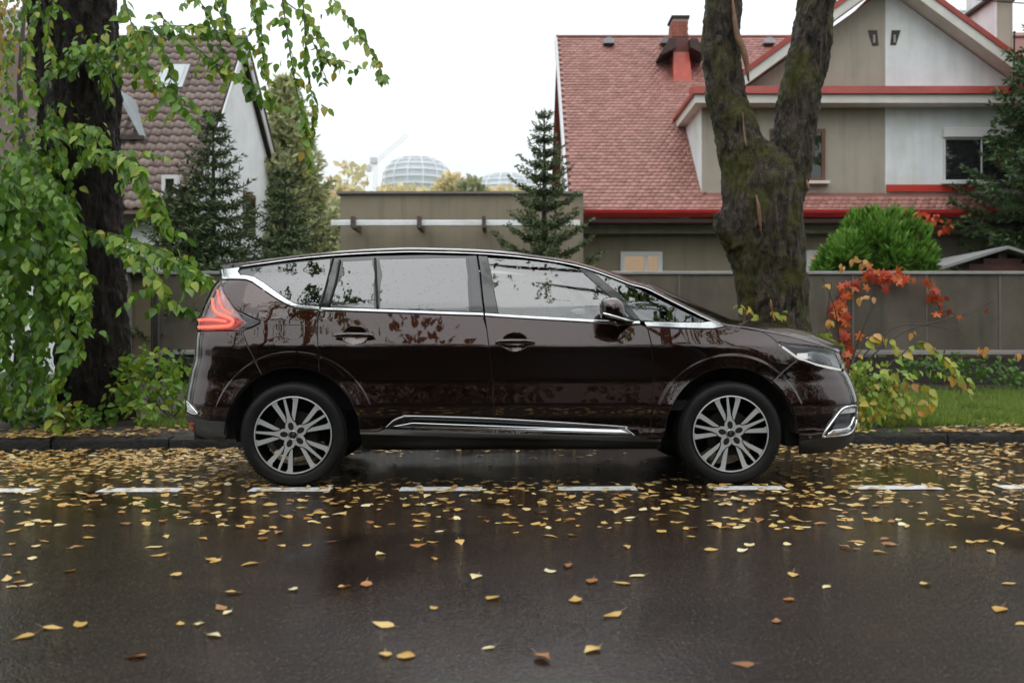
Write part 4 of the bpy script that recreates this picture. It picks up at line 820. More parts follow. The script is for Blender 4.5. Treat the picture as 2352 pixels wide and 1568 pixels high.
for s0, s1 in (((1640, -40), (1560, -330)), ((1700, -120), (1790, -340)), ((1905, -60), (2010, -330))): MB().tube(px([s0, ((s0[0] + s1[0]) / 2, (s0[1] + s1[1]) / 2 + 20), s1], (10.2, 10, 9.8)), [.13, .09, .04], 8).build('limb', BARK_R, RT_, True)
# ---- suckers and young growth right of the bonnet
SG = empty('sucker_shrub', (3.5, 10.2, .15), 'yellow-green and orange leafed suckers sprouting beyond the headlamp', 'shrub'); F3 = Foliage()
AUT = [(0, (.13, .24, .03)), (.35, (.30, .42, .055)), (.65, (.52, .46, .08)), (.85, (.58, .27, .06)), (1, (.62, .38, .18))]; LEAF_A = leafmat('sucker_leaf', AUT, .4, .4)
SB = [([(1935, 880), (1985, 790), (2010, 768), (2050, 785), (2065, 815)], 10.1, (.4, .9)), ([(1940, 900), (2050, 830), (2110, 785), (2160, 815), (2200, 855), (2250, 890)], 9.9, (.1, .75)), ([(1930, 900), (1900, 800), (1880, 768), (1915, 760)], 10.2, (.1, .5)), ([(1950, 910), (2010, 880), (2060, 900), (2085, 960)], 9.8, (.2, .95)), ([(1960, 920), (2060, 880), (2130, 890), (2140, 940)], 9.8, (.3, .95)), ([(1960, 930), (2000, 930), (2030, 960)], 9.6, (.1, .9)), ([(1945, 900), (1960, 850), (1990, 850)], 10, (0, .5)), ([(1940, 930), (1965, 960), (1985, 985)], 9.6, (.1, .8)), ([(2140, 850), (2200, 870), (2235, 905)], 9.9, (.4, .95)), ([(1955, 880), (2050, 855), (2120, 850)], 10, (0, .5))]
for p, Y, hue in SB:
    b_ = MB(); strand(F3, px(p, Y), .115, .05, hue, tw=b_); b_.build('branch', TWIG, SG)
for u, v, ru, n, hue in ((1990, 890, .22, 60, (0, .55)), (2050, 880, .22, 60, (0, .5)), (2000, 940, .2, 50, (.1, .9)), (2060, 930, .22, 50, (.1, .9)), (1960, 850, .15, 26, (0, .5)), (2110, 940, .15, 24, (.3, .95)), (1900, 790, .12, 18, (.1, .4)), (1960, 950, .15, 30, (0, .9)), (2010, 850, .2, 35, (0, .5))):
    cluster(F3, at(u, v, 9.9), (ru, .22, ru * .8), n, .085, hue)
st_ = MB()
for p in ([(1935, 860), (1920, 720), (1890, 640)], [(1940, 860), (1900, 760), (1910, 650)], [(1945, 860), (1980, 760), (2010, 690)], [(1950, 870), (2060, 770), (2180, 730), (2280, 690)], [(1945, 860), (2040, 760), (2110, 745), (2200, 760)]): st_.tube(spline(px(p, 10.3), 12), list(np.linspace(.009, .003, 12)), 4)
st_.build('stems', TWIG, SG)
for u, v in ((1898, 650), (1960, 595), (1935, 610), (1985, 600), (2000, 680), (1975, 680), (2095, 768), (2248, 800), (2262, 798), (2338, 815), (2145, 795), (1905, 735), (1715, 745), (1722, 712), (1700, 705), (1780, 715), (1800, 720), (1735, 725), (1730, 735)): cluster(F3, at(u, v, 10.0 if u > 1850 else 9.75), (.03, .03, .03), 3, .085, (.75, 1) if u > 1850 else (.1, .8))
rest_ = individual(SG, F3.arr(), ramp_mats('sucker_leaf', AUT, 5), 220); o = leaf_cloud('foliage', *rest_[:4], LEAF_A, SG, rest_[4]); o['kind'] = 'stuff'
shrub('leafy_shrub', 'dark green low plants at the foot of the grey fence', [(2210, 850, 13.2, .3, 80), (2290, 855, 13.2, .3, 70), (2160, 840, 13.3, .25, 60), (2100, 835, 13.2, .2, 40), (2340, 860, 13.2, .25, 50)], LEAF_G, 0, .09, (6, 13.3, .36), (0, .35))
shrub('leafy_shrub', 'tiny green seedlings growing in the leaf litter at the kerb', [(2000, 1000, 9.45, .07, 14), (2060, 1000, 9.5, .1, 20), (1985, 985, 9.5, .06, 12)], LEAF_G, 0, .06, (3.45, 9.5, .12), (.1, .7))
# ---- creeper on the fence
CV = empty('red_creeper', tuple(at(1935, 900, 13.85)), 'scarlet creeper climbing over the grey fence panels', 'creeper')
RED = [(0, (.36, .03, .014)), (.5, (.62, .07, .02)), (.85, (.65, .15, .035)), (1, (.45, .20, .04))]
def lobed():
    A = np.linspace(0, 2 * math.pi, 21)[:-1]; r = .42 + .20 * np.cos(5 * (A - math.pi / 2)); V = [(0, .45, 0)] + [(r[i] * math.cos(a), .45 + r[i] * math.sin(a), -.12 * r[i]) for i, a in enumerate(A)]
    return np.array(V), np.array([(0, i + 1, (i + 1) % 20 + 1) for i in range(20)])
LOB_V, LOB_F = lobed(); rmats = ramp_mats('creeper_leaf', RED, 4, .3); lm = []
for m in rmats: me = mesh_arr('leaf', LOB_V, LOB_F); me.materials.append(m); lm.append(me)
mi = wmat(CV).inverted()
for p, n in (([(1938, 860), (1930, 770), (1922, 700), (1945, 655), (1990, 635), (2040, 628), (2092, 636)], 78), ([(2135, 632), (2140, 665), (2150, 690), (2160, 714)], 20), ([(1925, 700), (1950, 720), (1945, 790), (1940, 830)], 18), ([(2160, 714), (2220, 722), (2280, 690)], 3)):
    C = spline(px(p, 13.9), 40); MB().tube(C, .006, 4).build('stem', TWIG, CV)
    for k in range(n):
        q = C[int(rt.integers(40))] + rt.normal(0, .055, 3) * (1, .35, 1); q[1] -= .05; s = rt.uniform(.085, .145); ob = link('leaf', lm[int(rt.integers(4))], CV); ob.matrix_basis = mi @ Matrix.LocRotScale(Vector(q), Euler((R(90) + rt.normal(0, .4), rt.normal(0, .5), rt.normal(0, .5))), Vector((s, -s, s)))
# ---- conifers
def conifer(name, label, base, H, Rb, m, seed, whorl=.28, per=6, droop=.35, up=.3, tw_len=.28, need=.075, dens=1.0, top=.0, shape=1.0, wid=.16, rmin=0.0, skip=0.0, hue=(0, 1), z0=.05):
    r = np.random.default_rng(seed); e = empty(name, base, label, 'conifer tree'); base = np.array(base)
    MB().tube([base + (0, 0, H * q) for q in np.linspace(0, 1, 6)], list(np.linspace(.03 + H * .014, .008, 6)), 8).build('trunk', TWIG, e, True)
    P, D, N, S = [], [], [], []; br = MB(); z = H * z0
    while z < H - .05:
        f = 1 - z / H; L = Rb * (f ** shape) + .06
        for k in range(per):
            if r.random() < skip: continue
            a = r.uniform(0, 6.28) if per < 4 else (k + r.uniform(-.35, .35)) * 6.28 / per + z * 3; Lk = L * r.uniform(.7, 1.12); h = np.array((math.cos(a), math.sin(a), 0)); nseg = 7
            q = np.linspace(0, 1, nseg)[:, None]; C = base + (0, 0, z) + h * Lk * q + np.array((0, 0, 1)) * Lk * (-droop * q + (droop * .7 + up) * q ** 2.2 + (.35 * (1 - f) ** 2) * q); br.tube(C, list(np.linspace(.010 + .008 * f, .002, nseg)), 4, False)
            nt = max(3, int(Lk / .085 * dens)); side = np.cross(h, (0, 0, 1.0))
            for j in range(nt):
                t_ = (j + .6) / nt; i = min(int(t_ * (nseg - 1)), nseg - 2); p = C[i] + (C[i + 1] - C[i]) * (t_ * (nseg - 1) - i); fw = C[i + 1] - C[i]; fw = fw / np.linalg.norm(fw)
                tl_ = tw_len * (1.05 - t_ * .75) * (.22 + .78 * f) * r.uniform(.7, 1.2)
                for sg in (-1, 1):
                    d = fw * .75 + side * sg * .8 + np.array((0, 0, r.normal(-.12, .2))); d /= np.linalg.norm(d); nn = max(4, int(tl_ / (.013 if need > .06 else .009))); qq = np.linspace(0, 1, nn)
                    pp = p + d * tl_ * qq[:, None] + np.array((0, 0, -.25 * droop * tl_)) * (qq ** 2)[:, None]; nd = d + r.normal(0, .55, (nn, 3)); P.append(pp); D.append(nd); N.append(r.normal(0, 1, (nn, 3)) + (0, 0, .8)); S.append(np.full(nn, need * 1.25) * r.uniform(.7, 1.2, nn))
        z += whorl * (.55 + .45 * f) * r.uniform(.85, 1.15)
    P, D, N, S = map(np.concatenate, (P, D, N, S)); L_ = DIAMOND_V.copy(); L_[:, 0] *= wid * 2.2
    o = leaf_cloud('crown', P, D, N, S, m, e, r.uniform(*hue, len(P)), L_, DIAMOND_F); br.build('limbs', TWIG, e); return e
SPR = leafmat('spruce_needles', [(0, (.024, .045, .014)), (.6, (.055, .095, .028)), (1, (.115, .16, .05))], .6, .1); FIR = leafmat('fir_needles', [(0, (.040, .066, .026)), (.5, (.090, .135, .052)), (1, (.18, .22, .08))], .55, .15)
LAR = leafmat('larch_needles', [(0, (.28, .33, .17)), (.5, (.44, .49, .25)), (1, (.66, .60, .32))], .6, .3); SPG = leafmat('green_spruce_needles', [(0, (.020, .052, .016)), (.6, (.055, .11, .032)), (.93, (.11, .18, .055)), (1, (.25, .12, .04))], .55, .15)
g = .36
def gp(u, Y): return ((u - 1176) / (35 / 36 * 2352) * Y, Y, g)
def top_z(v, Y): return CAMZ + (784 - v) / (35 / 36 * 2352) * Y - g
conifer('spruce_tree', 'dark drooping spruce before the white gable of the tiled house', gp(490, 15.5), top_z(243, 15.5), 1.75, SPR, 21, .29, 8, .36, .25, .38, .08, 1.05, shape=1.0, wid=.12)
conifer('spruce_tree', 'dark lower spruce close behind the car roof rear', gp(655, 16), top_z(375, 16), 1.5, SPR, 22, .29, 7, .36, .25, .36, .08, 1.05, shape=.95, wid=.12)
conifer('spruce_tree', 'dark bushy spruce low at the garden wall beside the hanging leaves', gp(420, 15), top_z(430, 15), 1.4, SPR, 26, .25, 8, .35, .2, .36, .08, 1.2, shape=.7)
conifer('fir_tree', 'young fir with upturned branches before the flat roofed building', gp(1250, 16.2), top_z(248, 16.2), 1.5, FIR, 23, .34, 8, .06, .34, .30, .052, 2.0, shape=1.0, wid=.17)
conifer('larch_tree', 'pale yellow-green conifer rising beside the white gable wall', gp(655, 25), top_z(185, 25), 1.9, LAR, 24, .34, 9, .3, .3, .5, .16, .8, shape=.65)
conifer('spruce_tree', 'tall green spruce with bare outer twigs at the right edge', gp(2450, 18.6), top_z(-40, 18.6), 3.0, SPG, 25, .42, 9, .35, .2, .5, .11, 1.0, shape=.75, hue=(0, 1), z0=.16)
# ---- bright cypress behind the fence
TH = empty('cypress_bush', gp(2010, 15.6), 'bright green rounded cypress bush behind the grey fence', 'bush'); r = np.random.default_rng(31); P, D, N, S = [], [], [], []
lobes = [(at(2012, 600, 15.6), .55, .72), (at(1940, 612, 15.5), .40, .42), (at(2085, 612, 15.5), .36, .5), (at(1972, 560, 15.6), .30, .42), (at(2062, 555, 15.6), .30, .42), (at(2020, 530, 15.7), .24, .30), (at(1908, 630, 15.5), .22, .22), (at(2118, 600, 15.5), .18, .42), (at(2000, 560, 15.3), .22, .3), (at(2045, 590, 15.2), .22, .3), (at(1950, 590, 15.2), .2, .28)]
for c, rx, rz in lobes:
    for k in range(int(300 * rx / .4)):
        q = r.normal(0, 1, 3); q /= np.linalg.norm(q)
        if q[2] < -.5 or mnoise.noise(Vector(tuple(q * 2.2 + np.array(c)))) < -.08: continue
        p = np.array(c) + q * np.array((rx, rx, rz)) * r.uniform(.75, 1.05) * (1 + .3 * mnoise.noise(Vector(tuple(q * 1.7 + np.array(c) * 3)))); out = q * .8 + np.array((0, 0, .8))
        for j in range(16):
            d = out + r.normal(0, .42, 3); P.append(p + r.normal(0, .02, 3)); D.append(d); N.append(q + r.normal(0, .3, 3)); S.append(r.uniform(.10, .20))
L_ = DIAMOND_V.copy(); L_[:, 0] *= .26
THM = leafmat('cypress_sprays', [(0, (.04, .12, .012)), (.5, (.11, .27, .025)), (.85, (.20, .40, .05)), (1, (.22, .24, .06))], .5, .25)
o = leaf_cloud('foliage', np.array(P), np.array(D), np.array(N), np.array(S), THM, TH, r.random(len(P)), L_, DIAMOND_F); MB().tube([gp(2010, 15.6), tuple(at(2010, 560, 15.6))], [.06, .03], 8).build('stem', TWIG, TH)
# ================================================================== fence
fpx = lambda u, Y: (u - 1176) / (35 / 36 * 2352) * Y
t = NT('fence_panel_sheet'); st = t.noise(1.2, 5, .6, t.mapped((3, 3, .5))); c = t.ramp(t.noise(1.6, 5, .6), [(.3, (.085, .068, .050)), (.7, (.150, .125, .096))]); c = t.mix(t.ramp(st, [(.46, 0.0), (.72, .75)]), c, (.045, .048, .03))
t.set(col=c, rough=.45, norm=t.bump(t.noise(60, 3), .12, .004)); FPAN = t.m
FPOST = mat('fence_post', (.17, .155, .135), .45, .2, .15, 5); ALU = mat('fence_aluminium', (.34, .33, .315), .42, .3, .15, 5); CONC = stucco('plinth_concrete', (.040, .035, .029), .5, .4)
fence = empty('garden_fence', (1.5, 14, .3), 'grey-brown panel fence with light metal top rail behind the car', 'fence'); YF = 14.0
js = [365, 480, 600, 730, 860, 990, 1120, 1250, 1380, 1560, 1762, 1959, 2128, 2296, 2464, 2632]; zt, zb = at(0, 632, YF).z, at(0, 802, YF).z
for u0, u1 in zip(js[:-1], js[1:]):
    x0, x1 = fpx(u0, YF), fpx(u1, YF); MB().box(x0 + .012, x1 - .012, YF + random.uniform(-.004, .004), YF + .035, zb - .01, zt + .01).build('panel', FPAN, fence); MB().box(x0 - .014, x0 + .014, YF - .012, YF + .05, zb - .35, zt).build('post', FPOST, fence)
xa, xb = fpx(js[0], YF), fpx(js[-1], YF)
MB().box(xa, xb, YF - .03, YF + .06, zt + .011, zt + .055).build('top_rail', ALU, fence, bevel=.006); MB().box(xa, xb, YF - .025, YF + .055, zb - .075, zb - .012).build('bottom_rail', ALU, fence, bevel=.006); MB().box(xa, xb, YF + .0, YF + .18, .1, zb - .11).build('plinth', CONC, fence)
gpil = empty('gate_pillar', (fpx(280, 13.9), 13.9, .3), 'pale rendered gate pillar with light cap beside the dark trunk', 'pillar'); x0, x1 = fpx(252, 13.9), fpx(303, 13.9); zp = at(0, 628, 13.9).z
MB().box(x0, x1, 13.75, 14.1, .2, zp).build('shaft', stucco('pale_render', (.27, .255, .225), .3), gpil); MB().box(x0 - .05, x1 + .35, 13.7, 14.15, zp + .002, zp + .10).build('cap', mat('pale_cap_stone', (.42, .43, .42), .5, 0, .1, 6), gpil, bevel=.01)
gw = empty('garden_wall', (fpx(326, 14), 14, .3), 'short rough brown rendered wall between pale pillar and fence', 'wall'); MB().box(fpx(303, 14) + .004, fpx(352, 14), 13.9, 14.1, .2, at(0, 640, 14).z).build('wall_face', stucco('brown_render', (.16, .13, .085), .4, .3), gw); MB().box(fpx(303, 14), fpx(352, 14), 13.85, 14.15, at(0, 640, 14).z + .002, at(0, 628, 14).z).build('coping', GREYP, gw)
tag(MB().tube([(fpx(357, 13.9), 13.9, .25), (fpx(357, 13.9), 13.9, 1.75)], .028, 10).build('drain_pipe', VOID, None, True), 'thin black vertical pipe at the end of the panel fence', 'pipe')
# ================================================================== red-roofed house
HB = empty('red_roofed_house', (6, 20, .36), 'red shingled house with two-tone taupe and white gable', 'house')
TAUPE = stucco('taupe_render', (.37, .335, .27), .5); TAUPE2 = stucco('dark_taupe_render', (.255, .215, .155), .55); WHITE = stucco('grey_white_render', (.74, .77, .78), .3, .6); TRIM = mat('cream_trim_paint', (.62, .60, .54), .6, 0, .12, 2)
t = NT('red_sheet_metal'); t.set(col=t.ramp(t.noise(3, 5, .6), [(.3, (.26, .030, .022)), (.7, (.40, .055, .035))]), rough=.38, norm=t.bump(t.noise(12, 3), .1, .01)); REDM = t.m
def shingle_mat(name, attr):
    t = NT(name); a = t.node('ShaderNodeAttribute', attribute_name='rnd').outputs['Fac'] if attr else t.node('ShaderNodeObjectInfo').outputs['Random']
    c = t.ramp(a, [(0, (.215, .086, .066)), (.5, (.27, .115, .090)), (1, (.335, .155, .125))])
    g = t.node('ShaderNodeNewGeometry'); sp = t.node('ShaderNodeSeparateXYZ'); t.l.new(g.outputs['Position'], sp.inputs[0]); ns = t.noise(.9, 4, .6, g.outputs['Position'])
    fresh = t.ramp(t.math('ADD', t.math('MULTIPLY', sp.outputs[0], .28), t.math('MULTIPLY', ns, .5)), [(1.08, 0.0), (1.36, .85)]); fresh = t.math('MULTIPLY', fresh, t.ramp(t.math('MULTIPLY', sp.outputs[2], .1), [(.56, 1.0), (.66, .12)])); c = t.mix(fresh, c, (.27, .034, .022))
    t.set(col=c, rough=.5, norm=t.bump(t.noise(160, 3, .6, g.outputs['Position']), .3, .004)); return t.m
SH_A, SH_O = shingle_mat('shingle_field', True), shingle_mat('shingle_single', False)
X0, YE, ZE, YR, ZR = 1.13, 19.5, 3.49, 25.0, 8.6; SL = math.hypot(YR - YE, ZR - ZE); U = np.array((0, (YR - YE) / SL, (ZR - ZE) / SL)); NR_ = np.array((0, -U[2], U[1])); E0 = np.array((X0, YE, ZE))
def rp(x, s, h=0.0): return E0 + np.array((x - X0, 0, 0)) + U * s + NR_ * h
XR = 13.0
rf = MB().hexa([rp(X0, 0, -.12), rp(XR, 0, -.12), rp(XR, SL, -.12), rp(X0, SL, -.12), rp(X0, 0, -.01), rp(XR, 0, -.01), rp(XR, SL, -.01), rp(X0, SL, -.01)]).build('roof', mat('roof_underlay', (.19, .075, .06), .7), HB)
MB().hexa([(X0, 30.5, ZE), (XR, 30.5, ZE), (XR, YR + .05, ZR - .13), (X0, YR + .05, ZR - .13), (X0, 30.5, ZE + .1), (XR, 30.5, ZE + .1), (XR, YR + .05, ZR - .02), (X0, YR + .05, ZR - .02)]).build('roof', REDM, HB)
TW, TRW = .135, .126
def tab_shape():
    A = np.linspace(math.pi, 2 * math.pi, 6); low = [(TW * .5 * math.cos(a), .038 + .038 * math.sin(a)) for a in A]; top = [(TW * .5, TRW + .02), (-TW * .5, TRW + .02)]; o2 = low + top; n = len(o2)
    # lower edge stands proud, upper edge tucks under the next row
    V = [(x, s, .019 - .013 * s / TRW) for x, s in o2] + [(x, s, .001 - .004 * s / TRW) for x, s in low]
    F = [tuple(range(n))] + [(i, n + i, n + i + 1, i + 1) for i in range(5)]; return np.array(V), F
TV, TF_ = tab_shape(); TT_ = []
for f in TF_: TT_ += [(f[0], f[i], f[i + 1]) for i in range(1, len(f) - 1)]
TT_ = np.array(TT_); B3 = np.stack([np.array((1, 0, 0)), U, NR_]); TW3 = TV @ B3
tabs = []
for k in range(int(SL / TRW)):
    s = k * TRW
    for j in range(-1, 92):
        x = X0 + (j + .5 * (k % 2) + .5) * TW
        if x < X0 + .03: continue
        if x > 3.85 and 4 <= k and (k < 18): continue      # behind the cross gable
        if x > 9.3: continue
        tabs.append((x, s, k, j))
tabs = np.array(tabs); nearest = (tabs[:, 0] < 3.8) & (tabs[:, 2] < 13); pick = np.where(nearest)[0][:300]; oth = np.setdiff1d(np.arange(len(tabs)), pick); TW_ME = mesh_arr('shingle', TW3, TT_); TW_ME.materials.append(SH_O); hm = np.array(wmat(HB).inverted())
for i in pick: o = link('shingle', TW_ME, rf); q = rp(tabs[i, 0] + random.uniform(-.003, .003), tabs[i, 1] + random.uniform(-.004, .004), random.uniform(0, .004)); o.location = tuple(q - np.array(HB.location))
P = np.array([rp(x + random.uniform(-.003, .003), s + random.uniform(-.005, .005), random.uniform(0, .004)) for x, s, *_ in tabs[oth]]); V = (P[:, None] + TW3[None]).reshape(-1, 3); F = (TT_[None] + (np.arange(len(P)) * len(TW3))[:, None, None]).reshape(-1, 3)
o = link('shingle_field', mesh_arr('shingle_field', V - np.array(HB.location), F, False, np.repeat(rng.random(len(P)), len(TW3))), rf, SH_A); o['kind'] = 'stuff'
MB().tube([rp(X0 - .03, SL, .02), rp(XR, SL, .02)], .035, 8).build('ridge_cap', SH_O, rf, True)
MB().hexa([rp(X0 - .06, 0, -.16), rp(X0, 0, -.16), rp(X0, SL, -.16), rp(X0 - .06, SL, -.16), rp(X0 - .06, 0, .02), rp(X0, 0, .02), rp(X0, SL, .02), rp(X0 - .06, SL, .02)]).build('verge_board', mat('white_board', (.5, .5, .5), .6), HB)
MB().add([rp(X0, 0, 0) + (0, -.02, -.10), rp(9.9, 0, 0) + (0, -.02, -.10), rp(9.9, 0, 0) + (0, -.09, -.02), rp(X0, 0, 0) + (0, -.09, -.02), rp(X0, 0, 0) + (0, -.10, .04), rp(9.9, 0, 0) + (0, -.10, .04), rp(X0, 0, 0) + (0, .0, .035), rp(9.9, 0, 0) + (0, .0, .035)], [(0, 1, 2, 3), (3, 2, 5, 4), (4, 5, 7, 6)]).build('gutter', mat('bright_red_gutter', (.42, .02, .02), .35), HB)
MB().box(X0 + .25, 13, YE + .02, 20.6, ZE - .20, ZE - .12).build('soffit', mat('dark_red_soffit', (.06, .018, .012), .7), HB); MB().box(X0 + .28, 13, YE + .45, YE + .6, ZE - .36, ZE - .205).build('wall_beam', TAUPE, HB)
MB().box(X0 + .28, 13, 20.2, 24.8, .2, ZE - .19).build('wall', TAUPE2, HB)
gwall = [(X0 + .2, 20.2, ZE - .5), (X0 + .2, 30, ZE - .5), (X0 + .2, YR, ZR - .35)]; MB().prism(gwall, (.2, 0, 0)).build('gable_wall', TAUPE, HB)
# cross gable
YG = 20.0; XL, XS, XRt = 3.81, fpx(2033, YG), 11.15; zb2, zc = 3.9, 5.60
MB().box(XL, XS, YG, YG + 4.5, zb2 - .3, zc + .3).build('wall', TAUPE, HB); MB().box(XS, XRt, YG - .012, YG + 4.5, zb2 - .3, zc + .3).build('wall', WHITE, HB); MB().box(XL - .012, XL, YG + .0, YG + 4.4, zb2 - .3, zc + .3).build('cheek_wall', WHITE, HB)
XP = 7.44; zk = 5.92; hw = 2.93; SLOPE = .73; zpk = zk + hw * SLOPE
def tri_part(xa, xb, m, dy): 
    za, zbb = zk + (hw - abs(xa - XP)) * SLOPE, zk + (hw - abs(xb - XP)) * SLOPE; pts = [(xa, YG + dy, zk)] + [(xb, YG + dy, zk)] + [(xb, YG + dy, zbb)] * (zbb > zk + .01) + [(xa, YG + dy, za)] * (za > zk + .01); MB().prism(pts, (0, .25, 0)).build('gable_wall', m, HB)
tri_part(XP - hw, XS, TAUPE, 0)
pts = [(XS, YG - .012, zk), (XP + hw, YG - .012, zk), (XP, YG - .012, zpk), (XS, YG - .012, zk + (hw - abs(XS - XP)) * SLOPE)]
MB().prism(pts if XS > XP else [pts[0], pts[1], pts[2], pts[3]], (0, .25, 0)).build('gable_wall', WHITE, HB)
for sg in (-1, 1):                     # rakes: white board, red edge, roof slab
    d = np.array((sg, 0, -SLOPE)); d /= np.linalg.norm(d); n_ = np.array((sg * SLOPE, 0, 1)); n_ /= np.linalg.norm(n_); a0 = np.array((XP, YG - .45, zpk + .02)); L = (hw + .25) * math.hypot(1, SLOPE)
    def slab3(o0, o1, y0, y1): return MB().hexa([a0 + n_ * o0 + (0, y0, 0), a0 + n_ * o0 + d * L + (0, y0, 0), a0 + n_ * o0 + d * L + (0, y1, 0), a0 + n_ * o0 + (0, y1, 0), a0 + n_ * o1 + (0, y0, 0), a0 + n_ * o1 + d * L + (0, y0, 0), a0 + n_ * o1 + d * L + (0, y1, 0), a0 + n_ * o1 + (0, y1, 0)])
    slab3(.0, .17, .0, .45).build('rake_board', TRIM, HB); slab3(.172, .27, -.03, .42).build('rake_edge', REDM, HB); slab3(.175, .255, .425, 5).build('roof', REDM, HB)
MB().hexa([(XL - .2, YG - .42, zc + .05), (XRt + .2, YG - .42, zc + .05), (XRt + .2, YG + .0, zc + .05), (XL - .2, YG + .0, zc + .05), (XL - .2, YG - .42, zc + .22), (XRt + .2, YG - .42, zc + .22), (XRt + .2, YG - .002, zc + .22), (XL - .2, YG - .002, zc + .22)]).build('cornice', TRIM, HB)
MB().hexa([(XL - .26, YG - .48, zc + .222), (XRt + .2, YG - .48, zc + .222), (XRt + .2, YG - .015, zc + .222), (XL - .26, YG - .015, zc + .222), (XL - .26, YG - .46, zc + .37), (XRt + .2, YG - .46, zc + .37), (XRt + .2, YG - .015, zc + .42), (XL - .26, YG - .015, zc + .42)]).build('cornice_flashing', REDM, HB)
MB().box(XL - .2, XL - .013, YG + .002, YG + 2.4, zc + .05, zc + .22).build('cornice', TRIM, HB); MB().box(XL - .26, XL - .013, YG + .002, YG + 2.4, zc + .222, zc + .29).build('cornice_flashing', REDM, HB)
MB().box(XS + .01, 9.25, YG - .06, YG - .014, zb2 + .06, zb2 + .2).build('flashing', mat('bright_red_flashing', (.45, .035, .02), .35), HB)
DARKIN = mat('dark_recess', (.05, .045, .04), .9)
for uu, sg in ((2008, -1), (2055, 1)):
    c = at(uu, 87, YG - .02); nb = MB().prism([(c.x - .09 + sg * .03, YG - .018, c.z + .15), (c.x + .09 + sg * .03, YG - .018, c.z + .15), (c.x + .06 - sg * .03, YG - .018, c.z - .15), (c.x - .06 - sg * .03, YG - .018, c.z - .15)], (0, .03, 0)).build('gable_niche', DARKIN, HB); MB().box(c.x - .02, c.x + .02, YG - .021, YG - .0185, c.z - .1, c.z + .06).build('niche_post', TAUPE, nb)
HGL = NT('house_glass'); HGL.set(col=(.012, .013, .013), rough=.02, ior=1.75); HGL = HGL.m
def window(parent, x0, x1, z0, z1, Y, fm, gm, fw=.07, bars=(), name='window', sill=None, depth=.09):
    e = empty(name, ((x0 + x1) / 2 - wmat(parent).translation.x, Y - wmat(parent).translation.y, z0 - wmat(parent).translation.z)); e.parent = parent; f = MB().box(x0, x1, Y - .03, Y + depth, z0, z0 + fw).box(x0, x1, Y - .03, Y + depth, z1 - fw, z1).box(x0, x0 + fw, Y - .03, Y + depth, z0 + fw, z1 - fw).box(x1 - fw, x1, Y - .03, Y + depth, z0 + fw, z1 - fw)
    for b in bars: f.box(b - fw * .4, b + fw * .4, Y - .02, Y + depth, z0 + fw, z1 - fw)
    f.build('frame', fm, e); MB().box(x0 + fw * .9, x1 - fw * .9, Y - .008, Y + .002, z0 + fw * .9, z1 - fw * .9).build('pane', gm, e)
    if sill: MB().box(x0 - .06, x1 + .06, Y - .14, Y + .02, z0 - .06, z0 - .005).build('sill', sill, e)
    return e
WFR = mat('white_window_frame', (.62, .62, .61), .4, 0, .05); BFR = mat('brown_window_frame', (.13, .05, .022), .5, 0, .15)
window(HB, fpx(1768, YG), fpx(1894, YG), at(0, 417, YG).z, at(0, 297, YG).z, YG - .02, BFR, HGL, .07, (fpx(1832, YG),), sill=TRIM)
zz0, zz1 = at(0, 418, YG).z, at(0, 318, YG).z; window(HB, fpx(2165, YG), fpx(2320, YG), zz0, zz1, YG - .03, WFR, HGL, .035, (fpx(2252, YG),), sill=WHITE); MB().box(fpx(2163, YG), fpx(2322, YG), YG - .12, YG - .015, zz1 + .003, zz1 + .19).build('shutter_box', WFR, HB, bevel=.01)
LIT = emis('lit_room', (1.0, .70, .46), .52, (.3, .25, .2)); YL = 20.16
for u0, u1, vt in ((1425, 1521, 578), (1852, 1905, 575)):
    x0, x1 = fpx(u0, YL), fpx(u1, YL); z1 = at(0, vt, YL).z; w_ = window(HB, x0, x1, z1 - 1.2, z1, YL, WFR, clear_glass('room_glass', (.9, .9, .88), 1.5, False), .09, ((x0 + x1) / 2 + .1,), sill=WFR); MB().box(x0 + .05, x1 - .05, YL + .012, YL + .016, z1 - 1.15, z1 - .05).build('lit_curtain', LIT, w_)
# chimney with brick head
def brick_stack(x0, x1, y0, y1, z0, z1, parent):
    st_ = MB().box(x0 + .008, x1 - .008, y0 + .008, y1 - .008, z0, z1 - .005).build('mortar_core', mat('mortar', (.33, .31, .28), .9), parent); bm = mat('chimney_brick', (.27, .075, .045), .75, 0, .35, 6); h = .074; bl = .225; me = {}
    k = 0; z = z0
    while z + h <= z1 + .001:
        for face in ('f', 'l'):
            a0, a1 = (x0, x1) if face == 'f' else (y0, y1); p = a0 - (bl / 2 if k % 2 else 0)
            while p < a1 - .02:
                q0, q1 = max(p + .006, a0), min(p + bl - .006, a1)
                if q1 - q0 > .03:
                    (MB().box(q0, q1, y0 - random.uniform(0, .004), y0 + .02, z + .006, z + h - .006) if face == 'f' else MB().box(x0 - random.uniform(0, .004), x0 + .02, q0, q1, z + .006, z + h - .006)).build('brick', bm, parent)
                p += bl
        k += 1; z += h
ch = empty('chimney', (fpx(1562, 23.6) - HB.location.x, 23.6 - HB.location.y, 6 - HB.location.z)); ch.parent = HB; cx0, cx1 = fpx(1545, 23.6), fpx(1581, 23.6)
brick_stack(cx0, cx1, 23.6, 24.2, at(0, 84, 23.6).z, at(0, 42, 23.6).z, ch); MB().box(cx0 - .03, cx1 + .03, 23.57, 24.23, at(0, 42, 23.6).z + .002, at(0, 39, 23.6).z + .03).build('cap', CONC, ch)
